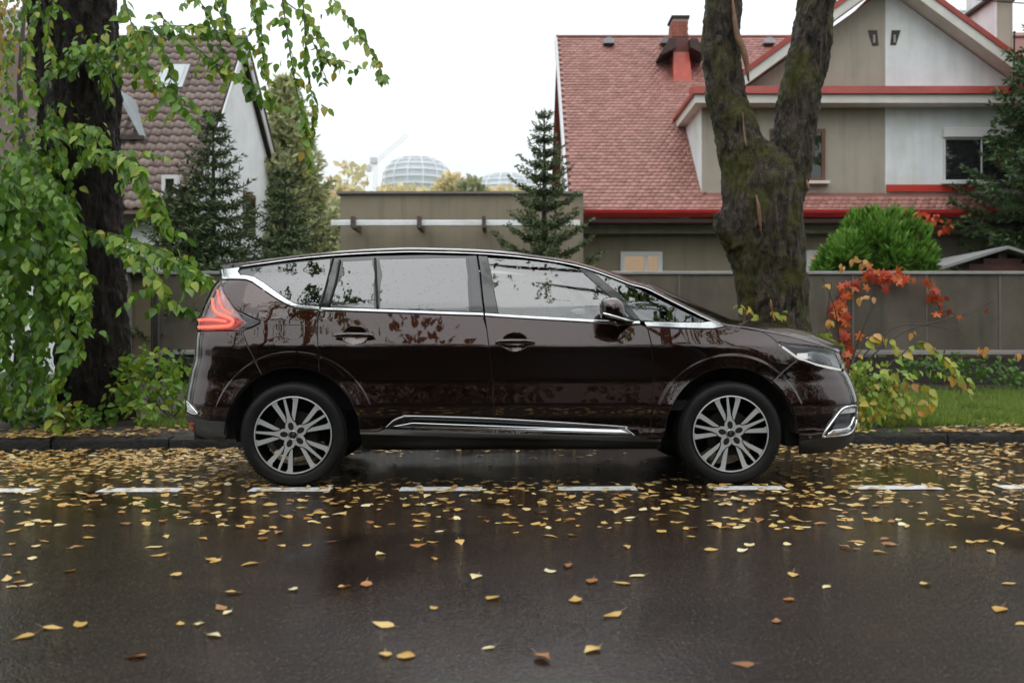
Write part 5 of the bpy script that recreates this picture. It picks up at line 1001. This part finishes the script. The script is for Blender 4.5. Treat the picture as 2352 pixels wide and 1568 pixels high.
MB().hexa([(cx0 - .03, 23.3, at(0, 196, 23.3).z), (cx1 + .05, 23.3, at(0, 196, 23.3).z), (cx1 + .05, 24.3, at(0, 196, 23.3).z), (cx0 - .03, 24.3, at(0, 196, 23.3).z), (cx0 + .0, 23.5, at(0, 120, 23.5).z), (cx1, 23.5, at(0, 120, 23.5).z), (cx1, 24.3, at(0, 120, 23.5).z), (cx0, 24.3, at(0, 120, 23.5).z)]).build('flashing', mat('orange_red_flashing', (.42, .06, .028), .35, 0, .25, 4), ch)
MB().box(cx0, cx1, 23.5, 24.3, at(0, 121, 23.5).z, at(0, 84, 23.5).z - .01).build('stack', mat('dark_red_stack', (.10, .025, .018), .6), ch)
for sg in (-1, 1):
    xm = cx0 + .02 if sg < 0 else cx1 - .02; pts = [(xm, 23.2, at(0, 88, 23.2).z), (xm + sg * .16, 23.2, at(0, 88, 23.2).z), (xm + sg * .38, 23.2, at(0, 124, 23.2).z), (xm + sg * .30, 23.2, at(0, 124, 23.2).z), (xm, 23.2, at(0, 108, 23.2).z)]; MB().prism(pts[::sg], (0, .9, 0)).build('rain_hood', mat('dark_rusty_sheet', (.045, .025, .02), .5, .3, .3, 8) if sg < 0 else bpy.data.materials['dark_rusty_sheet'], ch)
GALV = mat('galvanised_vent', (.30, .32, .33), .45, .6, .2, 8)
for uu in (1398, 1765, 1528):
    c = at(uu, 100, 24.6); A = np.linspace(0, math.pi, 9); MB().prism([(c.x + .14 * math.cos(a), 24.45, c.z + .14 * math.sin(a) * 1.05 - .03) for a in A], (0, .35, 0)).build('roof_vent', GALV, HB)
c2 = empty('chimney', (fpx(2290, 22.5) - HB.location.x, 22.5 - HB.location.y, 7 - HB.location.z)); c2.parent = HB; MB().box(fpx(2290, 22.5), fpx(2326, 22.5), 22.5, 24.0, 6, 9.6).build('stack', TAUPE, c2); MB().hexa([(fpx(2290, 22.5) - .012, 22.5, 6), (fpx(2290, 22.5) - .003, 22.5, 6), (fpx(2290, 22.5) - .003, 24, 6), (fpx(2290, 22.5) - .012, 24, 6), (fpx(2290, 22.5) - .012, 22.5, 9.5), (fpx(2290, 22.5) - .003, 22.5, 9.5), (fpx(2290, 22.5) - .003, 24, 9.5), (fpx(2290, 22.5) - .012, 24, 9.5)]).build('stack_side', WHITE, c2)
MB().box(fpx(2290, 22.5) - .15, fpx(2326, 22.5) + .15, 22.35, 24.15, 8.72, 8.78).build('cap', DARKIN, c2)
tag(MB().tube([tuple(at(2328, 190, 19)), tuple(at(2330, 78, 19))], .014, 6).lathe([(.0, .04), (.03, .0), (.0, -.04)], tuple(at(2330, 75, 19)), 'z', 10).build('lightning_rod', VOID, None), 'thin dark rod standing before the right chimney', 'rod')
cc_ = empty('orange_creeper', tuple(at(2120, 520, 19.4)), 'orange creeper hanging from the eaves above the cypress bush', 'creeper'); f5 = Foliage()
for u, v, ru, n in ((2110, 488, .12, 22), (2140, 502, .16, 26), (2170, 522, .14, 20)): cluster(f5, at(u, v, 19.3), (ru, .15, ru * .7), n, .12, (.3, 1), rt)
P, D, N, S, Rn = f5.arr(); leaf_cloud('leaves', P, D, N, S, leafmat('orange_creeper_leaf', RED, .45, .3), cc_, Rn); MB().tube(px([(2090, 480), (2150, 505), (2200, 530)], 19.35), .012, 5).build('stem', TWIG, cc_)
# shed
SHED = empty('garden_shed', tuple(at(2260, 640, 17)), 'low wooden shed with pale grey roof behind the right fence', 'shed'); a_, b_, c_ = at(2140, 626, 16.4), at(2316, 571, 16.4), at(2500, 628, 16.4); SLT = mat('grey_roof_sheet', (.26, .26, .255), .4, 0, .15, 6); WD = mat('red_brown_boards', (.095, .028, .015), .5, 0, .3, 9)
for p_, q_ in ((a_, b_), (b_, c_)): MB().hexa([tuple(p_), tuple(q_), (q_.x, 19, q_.z), (p_.x, 19, p_.z), (p_.x, p_.y, p_.z + .05), (q_.x, q_.y, q_.z + .05), (q_.x, 19, q_.z + .05), (p_.x, 19, p_.z + .05)]).build('roof', SLT, SHED)
zl = a_.z - .02; k = 0
while zl < b_.z - .06:
    f0 = max(0, (zl - a_.z + .12)) / (b_.z - a_.z); x0 = a_.x + .2 + (b_.x - a_.x - .2) * f0; x1 = c_.x - .2 - (c_.x - b_.x - .2) * f0; MB().box(x0, x1, 16.6 + .004 * (k % 2), 16.63, zl, zl + .088).build('plank', WD, SHED); zl += .09; k += 1
MB().box(a_.x + .2, c_.x - .2, 16.61, 18.9, .3, a_.z - .02).build('wall', WD, SHED)
# ================================================================== flat-roofed building
FB = empty('flat_roofed_building', (-1, 19, .36), 'taupe flat roofed extension with white beam behind the car roof', 'building'); xl, xr = fpx(782, 19), 1.36; zt_ = at(0, 446, 19).z
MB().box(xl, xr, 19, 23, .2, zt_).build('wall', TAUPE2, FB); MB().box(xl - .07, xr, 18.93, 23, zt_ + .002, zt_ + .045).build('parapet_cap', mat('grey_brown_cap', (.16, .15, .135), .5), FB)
zb_ = at(0, 512, 18.3).z; bx0 = fpx(760, 18.3); WB = NT('white_beam'); WB.set(col=WB.ramp(WB.noise(2, 4, .6, WB.mapped((.6, 1, 1))), [(.35, (.70, .66, .60)), (.55, (.85, .89, .9))]), rough=.35); WB = WB.m
MB().box(bx0, 1.25, 18.3, 18.42, zb_ - .05, zb_ + .055).build('pergola_beam', WB, FB, bevel=.01)
for uu in (806, 958, 1107): x = fpx(uu, 18.15); MB().box(x, x + .07, 18.1, 18.96, zb_ - .11, zb_ + .10).build('rafter', mat('weathered_timber', (.10, .07, .05), .8, 0, .25, 8) if uu == 806 else bpy.data.materials['weathered_timber'], FB)
MB().box(fpx(1318, 19.2), fpx(1332, 19.2), 19.2, 19.4, 2.6, ZE - .05).build('downpipe', mat('dark_red_pipe', (.16, .015, .012), .4), FB)
# ================================================================== tiled house on the left
HL = empty('tiled_house', (-8, 20, .36), 'white gabled house with brown clay tile roof and skylight', 'house'); XG = -5.8; yn, yr, yf = 18.0, 21.6, 26.7; zn, zrr = 3.35, 7.53; SL2 = math.hypot(yr - yn, zrr - zn); U2 = np.array((0, (yr - yn) / SL2, (zrr - zn) / SL2)); N2 = np.array((0, -U2[2], U2[1]))
def lp(x, s, h=0.0): return np.array((x, yn, zn)) + U2 * s + N2 * h
rl2 = MB().hexa([lp(-13, -.1, -.14), lp(XG, -.1, -.14), lp(XG, SL2, -.14), lp(-13, SL2, -.14), lp(-13, -.1, -.02), lp(XG, -.1, -.02), lp(XG, SL2, -.02), lp(-13, SL2, -.02)]).build('roof', mat('tile_underlay', (.08, .05, .04), .8), HL)
MB().hexa([(-13, yf, zn + .25), (XG, yf, zn + .25), (XG, yr, zrr - .14), (-13, yr, zrr - .14), (-13, yf, zn + .35), (XG, yf, zn + .35), (XG, yr, zrr - .02), (-13, yr, zrr - .02)]).build('roof', bpy.data.materials['tile_underlay'], HL)
t = NT('clay_tile'); g_ = t.node('ShaderNodeNewGeometry').outputs['Position']; c = t.ramp(t.node('ShaderNodeObjectInfo').outputs['Random'], [(0, (.115, .076, .060)), (.5, (.155, .105, .085)), (1, (.20, .142, .118))]); c = t.mix(t.ramp(t.noise(.8, 4, .6, g_), [(.5, 0.0), (.7, .5)]), c, (.13, .062, .045)); c = t.mix(t.ramp(t.noise(2.5, 5, .65, g_), [(.58, 0.0), (.75, .6)]), c, (.05, .052, .03)); t.set(col=c, rough=.42, norm=t.bump(t.noise(60, 4, .6, g_), .3, .006)); TILE = t.m
tw_, th_ = .205, .235; nx = 9; V = []
for i in range(nx):
    q = i / (nx - 1); w_ = .022 * math.sin(q * 2 * math.pi) + .012
    V += [(q * tw_, 0, w_ + .022), (q * tw_, th_ + .03, w_ - .004), (q * tw_, 0, w_ - .006)]
F = []
for i in range(nx - 1): a = i * 3; F += [(a, a + 3, a + 4), (a, a + 4, a + 1), (a + 2, a + 5, a + 3), (a + 2, a + 3, a)]
T3 = np.array(V) @ np.stack([np.array((1, 0, 0)), U2, N2]); TME = mesh_arr('roof_tile', T3, F, False); TME.materials.append(TILE); cells = []
for k in range(int(SL2 / th_)):
    for j in range(38):
        x = XG - .02 - (j + 1) * tw_; p = lp(x, k * th_); u = 1176 + p[0] / p[1] * (35 / 36 * 2352); v = 784 - (p[2] - CAMZ) / p[1] * (35 / 36 * 2352)
        if u > 240: cells.append((x, k * th_, v, u))
cells.sort(key=lambda c: -c[2]); vis = [c for c in cells if c[2] < 470][:300]; vs_ = set(vis); rest2 = [c for c in cells if c not in vs_]
for x, s, *_ in vis: o = link('roof_tile', TME, rl2); o.location = tuple(lp(x, s, random.uniform(0, .006)) - np.array(HL.location))
P = np.array([lp(x, s, random.uniform(0, .006)) for x, s, *_ in rest2]); V = (P[:, None] + T3[None]).reshape(-1, 3); o = link('roof_tile_field', mesh_arr('roof_tile_field', V - np.array(HL.location), (np.array(F)[None] + (np.arange(len(P)) * len(T3))[:, None, None]).reshape(-1, 3)), rl2, TILE); o['kind'] = 'stuff'
MB().tube([lp(-13, SL2, .0), lp(XG + .05, SL2, .0)], .075, 8).build('ridge_tiles', TILE, rl2, True)
LW = stucco('white_gable_render', (.78, .79, .80), .1); MB().prism([(XG - .25, yn + .35, .3), (XG - .25, yf - .3, .3), (XG - .25, yf - .3, zn + .3), (XG - .25, yr, zrr - .28), (XG - .25, yn + .35, zn + .15)], (.13, 0, 0)).build('gable_wall', LW, HL); MB().box(-13, XG - .255, yn + .4, yf - .4, .3, zn - .1).build('wall', LW, HL)
WBD = mat('white_barge_board', (.62, .63, .64), .5); 
def barge(y0, z0, y1, z1, o0, o1, x0, x1, m, nm): MB().hexa([(x0, y0, z0 + o0), (x1, y0, z0 + o0), (x1, y1, z1 + o0), (x0, y1, z1 + o0), (x0, y0, z0 + o1), (x1, y0, z0 + o1), (x1, y1, z1 + o1), (x0, y1, z1 + o1)]).build(nm, m, HL)
barge(yn - .1, zn - .1, yr, zrr, -.22, -.02, XG + .002, XG + .03, WBD, 'barge_board'); barge(yr, zrr, yf + .1, zn + .2, -.26, -.02, XG + .002, XG + .03, WBD, 'barge_board'); barge(yr, zrr, yf + .1, zn + .2, -.018, .05, XG - .1, XG + .06, bpy.data.materials['tile_underlay'], 'verge_tiles')
window(HL, XG - .6, XG - .3, 3.2, 4.0, 18.2, WFR, HGL)
wg = empty('window', (XG - .12 - HL.location.x, 22.4 - HL.location.y, 3.4 - HL.location.z)); wg.parent = HL; MB().box(XG - .12, XG - .09, 21.9, 22.9, 3.3, 4.3).build('frame', BFR, wg); MB().box(XG - .09, XG - .085, 22.0, 22.8, 3.4, 4.2).build('pane', HGL, wg)
sk = lp(fpx(402, 20.6), 0); s0 = (at(0, 205, 20.4).z - zn) / U2[2] - .05; s1 = s0 + .80; sx0, sx1 = fpx(368, 20.5), fpx(420, 20.5)
skl = empty('skylight', tuple(lp(sx0, s0) - np.array(HL.location))); skl.parent = HL; MB().hexa([lp(sx0 - .05, s0, 0), lp(sx1 + .05, s0, 0), lp(sx1 + .05, s1, 0), lp(sx0 - .05, s1, 0), lp(sx0 - .05, s0, .09), lp(sx1 + .05, s0, .09), lp(sx1 + .05, s1, .09), lp(sx0 - .05, s1, .09)]).build('frame', mat('skylight_frame', (.35, .36, .37), .4, .3), skl); MB().hexa([lp(sx0 + .03, s0 + .1, .05), lp(sx1 - .03, s0 + .1, .05), lp(sx1 - .03, s1 - .08, .05), lp(sx0 + .03, s1 - .08, .05), lp(sx0 + .03, s0 + .1, .1), lp(sx1 - .03, s0 + .1, .1), lp(sx1 - .03, s1 - .08, .1), lp(sx0 + .03, s1 - .08, .1)]).build('pane', mat('skylight_glass', (.30, .33, .36), .05, 0, 0, coat=1), skl)
dm = empty('dormer', (fpx(290, 19.4) - HL.location.x, 19.4 - HL.location.y, 5 - HL.location.z)); dm.parent = HL; A0, A1, A2 = at(272, 205, 19.2), at(330, 312, 19.2), at(272, 290, 19.2)
MB().prism([tuple(A0), tuple(A1), (A1.x - .02, A1.y, A1.z - .1), (A0.x, A0.y, A0.z - .14)], (0, 1.6, 0)).build('dormer_roof', mat('lead_flashing', (.36, .40, .42), .4, .2), dm); MB().box(A0.x - 2, A1.x - .22, 19.3, 20.6, 4.2, A1.z - .05).build('dormer_wall', stucco('dormer_render', (.42, .38, .32), .3), dm)
MB().hexa([(A0.x - 2, 19.15, A1.z - .08), (A1.x, 19.15, A1.z - .08), (A1.x, 19.25, A1.z - .08), (A0.x - 2, 19.25, A1.z - .08), (A0.x - 2, 19.15, A1.z), (A1.x, 19.15, A1.z), (A1.x, 19.25, A1.z), (A0.x - 2, 19.25, A1.z)]).build('dormer_gutter', DARKIN, dm)
HF = empty('grey_house', (-10.5, 22, .36), 'grey rendered house front at the far left behind leaves', 'house'); fx0, fx1 = fpx(-160, 22), fpx(128, 22); zf = at(0, 140, 22).z
MB().box(fx0, fx1, 22, 26, .3, zf).build('wall', stucco('grey_render', (.42, .41, .38), .3), HF); MB().hexa([(fx0, 21.6, zf), (fx1 + .2, 21.6, zf), (fx1 + .2, 26, zf), (fx0, 26, zf), (fx0, 23.4, zf + 1.6), (fx1 + .2, 23.4, zf + 1.6), (fx1 + .2, 24.4, zf + 1.6), (fx0, 24.4, zf + 1.6)]).build('roof', mat('grey_tile', (.16, .15, .15), .6), HF); window(HF, fpx(-20, 22), fpx(40, 22), at(0, 270, 22).z, at(0, 175, 22).z, 21.98, WFR, HGL); window(HF, fpx(0, 22), fpx(60, 22), at(0, 520, 22).z, at(0, 400, 22).z, 21.98, WFR, HGL)
# ================================================================== far away
def blob_tree(name, label, c, rx, rz, m, n, size, seed, group=None, trunk=True, gz=0.0):
    r = np.random.default_rng(seed); e = empty(name, (c[0], c[1], gz), label, 'tree', group); P, D, N, S = [], [], [], []; lob = [(np.array(c), 1.0)] + [(np.array(c) + r.normal(0, .5, 3) * (rx, rx, rz), r.uniform(.35, .6)) for _ in range(7)]
    for lc, k in lob:
        m_ = int(n * k * k / 2.5); q = unit(r.normal(0, 1, (m_, 3))); P.append(lc + q * np.array((rx, rx, rz)) * k * r.uniform(.6, 1.05, (m_, 1))); D.append(q + r.normal(0, .6, (m_, 3))); N.append(q + r.normal(0, .6, (m_, 3))); S.append(size * r.uniform(.6, 1.3, m_))
    P, D, N, S = map(np.concatenate, (P, D, N, S)); leaf_cloud('crown', P, D, N, S, m, e, r.random(len(P)))
    if trunk: MB().tube([(c[0], c[1], gz), (c[0], c[1], (gz + c[2]) / 2), tuple(c)], [rx * .10, rx * .07, rx * .03], 7).build('trunk', TWIG, e, True)
    return e
AUTL = leafmat('haze_paled_autumn_leaves', [(0, (.55, .54, .30)), (.4, (.70, .62, .34)), (.75, (.75, .64, .38)), (1, (.70, .52, .34))], .6, .35); DULL = leafmat('dull_green_leaves', [(0, (.22, .26, .14)), (.6, (.34, .37, .20)), (1, (.45, .42, .22))], .6, .3)  # leaf colours paled, so the haze over the far trees is in the colour
specs = [(760, 560, 34, 1.5, 2.0, AUTL, 'golden tree between pale conifer and flat roof corner'), (735, 590, 30, .9, 1.3, DULL, 'olive green tree low beside the flat roof corner'), (800, 474, 70, 1.6, 1.5, AUTL, 'leftmost yellow tree top peeping over the flat roof'), (905, 474, 75, 1.8, 1.6, AUTL, 'yellow tree top under the large dome'), (1000, 474, 80, 2.0, 1.6, AUTL, 'yellow tree top under the right side of the dome'), (1045, 458, 70, 1.0, 1.6, AUTL, 'orange tree top right of the large dome'), (1085, 458, 68, .9, 1.4, DULL, 'olive tree top between the two domes'), (1150, 474, 80, 1.9, 1.5, AUTL, 'yellow tree top under the small dome')]
for i, (u, v, Y, rx, rz, m, lb) in enumerate(specs): blob_tree('autumn_tree', lb, np.array(at(u, v, Y)), rx, rz, m, 900, .007 * Y if Y > 50 else .26, 60 + i, 'autumn trees beyond the flat roof')
bs = conifer('blue_spruce', 'pale blue spruce low between trees and flat building', gp(772, 27), top_z(515, 27), .8, leafmat('blue_needles', [(0, (.10, .14, .14)), (1, (.22, .28, .27))], .6, .2), 77, .4, 6, .2, .3, .4, .16, .8)
WST = mat('white_steel', (.72, .74, .76), .5, 0, .04, 1); DGL = mat('grey_dome_glass', (.42, .46, .50), .25, 0, .12, .1)
def dome(name, label, u, vt, wpx, Y, hpx, seed):
    f = 35 / 36 * 2352; rx = wpx / 2 / f * Y; c = np.array(at(u, vt + hpx, Y)); rz = hpx / f * Y; e = empty(name, (c[0], c[1], 0), label, 'building'); lats = np.radians([-28, -12, 4, 20, 36, 52, 66]); nl = 14; off = .12
    def pt(la, lo, k=1.0): return (c[0] + rx * k * math.cos(la) ** .6 * math.cos(lo), c[1] + rx * k * math.cos(la) ** .6 * math.sin(lo), c[2] + rz * k * math.sin(la) / math.sin(lats[-1]))
    LO = [2 * math.pi * (k + off) / nl for k in range(nl)]
    for la in lats: MB().tube([pt(la, a) for a in np.linspace(0, 2 * math.pi, 57)], rx * .022, 6, False).build('ring_beam', WST, e)
    for lo in LO: MB().tube([pt(la, lo) for la in np.linspace(lats[0], lats[-1], 12)], rx * .018, 6).build('rib', WST, e)
    for a, b in zip(lats[:-1], lats[1:]):
        for k in range(nl):
            l0, l1 = LO[k], LO[k] + 2 * math.pi / nl; g = .96
            if math.sin((l0 + l1) / 2) > .35: continue
            s = np.linspace(l0, l1, 5); V = [pt(a, q, g) for q in s] + [pt(b, q, g) for q in s]; MB().add(V + [tuple(np.array(v) + (0, .25, 0)) for v in V], [(i, i + 1, 6 + i, 5 + i) for i in range(4)]).build('pane', DGL, e)
    MB().lathe([(rx * .93, lats[0] * 0 - c[2]), (rx * .93, pt(lats[0], 0)[2] - c[2])], tuple(c), 'z', 40).build('tower_body', WST, e); MB().lathe([(0, pt(lats[-1], 0)[2] - c[2]), (rx * math.cos(lats[-1]) ** .6, pt(lats[-1], 0)[2] - c[2])], tuple(c), 'z', 40).build('roof', WST, e)
dome('domed_tower', 'large pale glass dome with white ribs beyond the flat roof', 957, 367, 156, 1300, 52, 1); dome('domed_tower', 'small pale glass dome half hidden by the young fir', 1160, 404, 150, 1350, 46, 2)
CRN = mat('crane_steel', (.55, .48, .50), .6, 0, .05, 1); cr_ = empty('tower_crane', tuple(at(862, 790, 1250)), 'faint luffing tower crane left of the large dome', 'crane')
def truss(a, b, w, n, name):
    a, b = np.array(a), np.array(b); m_ = MB(); d = (b - a); s = np.cross(d, (0, 1, 0)); s = s / np.linalg.norm(s) * w
    for o in (-1, 1): m_.tube([a + s * o, b + s * o], w * .13, 4)
    for k in range(n): p, q = a + d * k / n, a + d * (k + 1) / n; sg = 1 if k % 2 else -1; m_.tube([p + s * sg, q - s * sg], w * .09, 4)
    m_.build(name, CRN, cr_)
truss(at(862, 790, 1250), at(862, 378, 1250), 2.0, 40, 'mast'); truss(at(858, 376, 1250), at(936, 310, 1250), 2.2, 22, 'jib'); truss(at(858, 372, 1250), at(846, 388, 1250), 2.6, 4, 'counter_jib'); c = at(858, 370, 1250); MB().box(c.x - 4, c.x + 4.5, 1245, 1255, c.z - 3, c.z + 4).build('cab', CRN, cr_); c = at(847, 386, 1250); MB().box(c.x - 3, c.x + 3, 1245, 1255, c.z - 4, c.z + 3).build('counterweight', CRN, cr_)
# sign board and roof at the far right
SB_ = empty('billboard', tuple(at(2215, 100, 60)), 'grey-blue sign board with white lettering behind the gable', 'sign'); p0, p1 = at(2178, 200, 60), at(2239, 24, 60); MB().box(p0.x - 1.5, p1.x, 60, 60.3, p0.z, p1.z).build('board', mat('sign_blue_grey', (.26, .34, .37), .5, 0, .05, .3), SB_)
fc = bpy.data.curves.new('lettering', 'FONT'); fc.body = 'ealth\u2018'; fc.size = 1.15; fc.extrude = .02; fc.align_x = 'RIGHT'; fo = bpy.data.objects.new('lettering_raw', fc); COL.objects.link(fo); bpy.context.view_layer.update(); lme = bpy.data.meshes.new_from_object(fo.evaluated_get(bpy.context.evaluated_depsgraph_get())); bpy.data.objects.remove(fo); fo = link('lettering', lme); fo.rotation_euler = (R(90), 0, 0); fo.parent = SB_; q = at(2233, 49, 59.95); fo.location = q - Vector(SB_.location); lme.materials.clear(); lme.materials.append(mat('white_letters', (.8, .8, .8), .5, 0, 0)); MB().tube([(p1.x - 1, 60.15, 0), (p1.x - 1, 60.15, p0.z)], .2, 8).build('mast', GALV, SB_)
NB = empty('neighbour_house', tuple(at(2420, 300, 30)), 'house with pinkish red roof behind the right edge chimney', 'house'); a_, b_ = at(2300, 300, 28), at(2700, 82, 32); MB().hexa([(a_.x, 28, a_.z), (b_.x, 28, a_.z), (b_.x, 32, b_.z), (a_.x, 32, b_.z), (a_.x, 28, a_.z + .1), (b_.x, 28, a_.z + .1), (b_.x, 32, b_.z + .1), (a_.x, 32, b_.z + .1)]).build('roof', mat('faded_red_tiles', (.28, .14, .115), .6, 0, .2, 4), NB); MB().box(a_.x + .3, b_.x, 28.4, 33, .3, a_.z).build('wall', TAUPE, NB)
tag(MB().tube(spline([tuple(at(2180, -12, 18)), tuple(at(2260, 1, 18.5)), tuple(at(2440, 14, 19))], 16), .012, 5).build('overhead_cable', VOID, None), 'thin black cable crossing the sky at the top right', 'cable')
# ================================================================== the other side of the street (seen only in reflections)
HEDGE = leafmat('hedge_leaves', [(0, (.012, .022, .008)), (1, (.035, .05, .018))], .6, .1); r = np.random.default_rng(90); n = 9000; P = np.stack([r.uniform(-26, 26, n), -7.6 + r.uniform(-.5, .5, n), r.uniform(.1, 1.75, n)], 1); hg = empty('clipped_hedge', (0, -7.6, .1), 'dark clipped hedge across the street', 'hedge'); leaf_cloud('leaves', P, r.normal(0, 1, (n, 3)), r.normal(0, 1, (n, 3)), r.uniform(.14, .24, n), HEDGE, hg); MB().box(-26, 26, -8.0, -7.3, .1, 1.6).build('core', mat('hedge_core', (.012, .016, .008), .9), hg)
for i, (x0, x1, lb) in enumerate(((-21, -8, 'brown rendered house across the street by the bend'), (-6.5, 7.5, 'reddish brown house directly across the street'), (8.5, 22, 'ochre house across the street to the right'), (-48, -24, 'long dark unseen house added across the street far left'), (25, 50, 'long dark unseen house added across the street far right'))):  # outer two long houses are added out of view to darken bumper reflections
    e = empty('opposite_house', ((x0 + x1) / 2, -20, .1), lb, 'house'); m = stucco(f'opposite_render_{"abcde"[i]}', [(.10, .07, .05), (.13, .07, .045), (.14, .10, .06), (.06, .045, .035), (.06, .045, .035)][i], .2); dy = 9 if i > 2 else 0; MB().box(x0, x1, -26 + dy, -18 + dy, .1, 3.6).build('wall', m, e); MB().prism([(x0 - .4, -26.4 + dy, 3.6), (x0 - .4, -17.6 + dy, 3.6), (x0 - .4, -22 + dy, 7.8)], (x1 - x0 + .8, 0, 0)).build('roof', mat(f'opposite_tiles_{"abcde"[i]}', [(.05, .035, .03), (.07, .03, .025), (.04, .035, .033), (.03, .02, .018), (.03, .02, .018)][i], .6), e)
    for k in range(3): xx = x0 + 1.2 + k * (x1 - x0 - 3) / 2; w_ = window(e, xx, xx + 1.2, 1.2, 2.6, -17.98 + dy, BFR, HGL)
for i, (x, y, h, s) in enumerate(((-8.0, -5.6, 16, 1), (-4.8, -5.6, 15.4, 2), (4.6, -5.4, 16.5, 3), (10.5, -6.2, 15, 4), (-14.5, -6, 16, 5))):
    rr = np.random.default_rng(200 + i); e = empty('opposite_tree', (x, y, .1), ['sparse street tree opposite, left of the hedge gap', 'tall sparse street tree directly opposite the car', 'leaning sparse street tree opposite the bonnet', 'sparse street tree opposite, far to the right', 'sparse street tree opposite, far to the left'][i], 'tree', 'street trees across the road'); MB().tube([(x, y, 0), (x + .1, y, h * .3), (x, y, h * .55), (x + .2, y, h)], [.3, .25, .18, .04], 8).build('trunk', BARK_L, e, True); f = Foliage(); lb = MB()
    for k in range(26):
        z = h * rr.uniform(.5, .97); a = rr.uniform(0, 6.28); L = rr.uniform(1.6, 4.2) * (1.35 - z / h); q0 = np.array((x, y, z)); q2 = q0 + np.array((math.cos(a) * L, math.sin(a) * L, rr.uniform(.1, .9))); q1 = (q0 + q2) / 2 + (0, 0, .25); lb.tube([q0, q1, q2], [.05, .03, .01], 5)
        for j in range(12 if i == 1 else 4): t_ = rr.uniform(.3, 1); s0 = q0 + (q2 - q0) * t_ + (0, 0, .1); strand(f, [s0, s0 + rr.normal(0, .25, 3), s0 + np.array((rr.normal(0, .4), rr.normal(0, .4), -rr.uniform(.2, .8)))], .2, .08, (0, .95), r=rr)
    for (xa, xb, za, zb_, nn) in ([(-6.8, -2.6, 13.6, 15.45, 80), (-6.4, -3.6, 15.2, 15.8, 12)] if i == 1 else [(.2, 1.9, 16.1, 16.9, 9), (1.6, 3.8, 15.2, 16.2, 14)] if i == 2 else []):
        lb.tube([(x, y, za), ((xa + xb) / 2, -5.6, (za + zb_) / 2), (xa if abs(xa - x) > abs(xb - x) else xb, -5.6, zb_ - .3)], [.06, .04, .015], 5)
        for _ in range(nn): s0 = np.array((rr.uniform(xa, xb), -5.6 + rr.normal(0, .3), rr.uniform(za, zb_))); strand(f, [s0, s0 + rr.normal(0, .15, 3), s0 + rr.normal(0, .3, 3)], .13, .07, (0, .8), r=rr)
    P, D, N, S, Rn = f.arr(); leaf_cloud('crown', P, D, N, S, LEAF_G, e, Rn); lb.build('limbs', BARK_L, e)['kind'] = 'stuff'

# unseen trees added along the car's own side to darken the bumper reflections
for i, (x, y, h, lb) in enumerate(((9.8, 10.6, 9, 'unseen tree added along the verge beyond the bonnet'), (15.5, 11.2, 10, 'far unseen tree added along the verge beyond the bonnet'), (-8.6, 9.6, 9, 'unseen tree added along the verge behind the tail'), (-14, 9.4, 10, 'far unseen tree added along the verge behind the tail'))):
    rr = np.random.default_rng(300 + i); e = empty('verge_tree', (x, y, .1), lb, 'tree', 'unseen trees added along the verge'); MB().tube([(x, y, 0), (x + .1, y, h * .4), (x, y, h)], [.32, .25, .05], 10).build('trunk', BARK_L, e, True); f = Foliage()
    for k in range(60):
        q = unit(rr.normal(0, 1, 3)) * rr.random() ** .4; c_ = np.array((x, y, h * .58)) + q * np.array((2.4, 2.2, h * .38)); strand(f, [c_, c_ + rr.normal(0, .3, 3), c_ + rr.normal(0, .4, 3) + (0, 0, -.8)], .2, .09, (0, .95), r=rr)
    cluster(f, (x, y, 1.0), (2.0, .9, .9), 350, .18, (0, .6), rr); P, D, N, S, Rn = f.arr(); leaf_cloud('crown', P, D, N, S, LEAF_G, e, Rn)

LINE = leafmat('tree_line_leaves', [(0, (.02, .03, .010)), (.7, (.05, .06, .02)), (1, (.12, .10, .03))], .6, .1)
for i, x in enumerate(np.linspace(-46, 46, 15)):      # garden trees behind the hedge across the street
    blob_tree('garden_tree', ['dense garden tree behind the hedge across the street'][0], np.array((x + rt.normal(0, .8), -11.5 + rt.normal(0, .8), 5.0)), 3.1 + rt.normal(0, .3), 3.9 + rt.normal(0, .7), LINE, 3600, .28, 500 + i, 'garden trees behind the hedge across the street', True, .1)
# ================================================================== rainy air
t = NT('rain_haze'); t.n.remove(t.p); pv = t.node('ShaderNodeVolumePrincipled'); pv.inputs['Color'].default_value = (.97, .985, 1, 1); pv.inputs['Density'].default_value = .00022; pv.inputs['Anisotropy'].default_value = .2; t.l.new(pv.outputs[0], t.o.inputs['Volume'])
tag(MB().box(-1000, 1000, -70, 1500, -1.4, 330).build('haze', t.m), 'thin pale rain haze filling the street', 'haze', kind='stuff')
cy.volume_bounces = 1; cy.volume_step_rate = 4; cy.volume_max_steps = 64
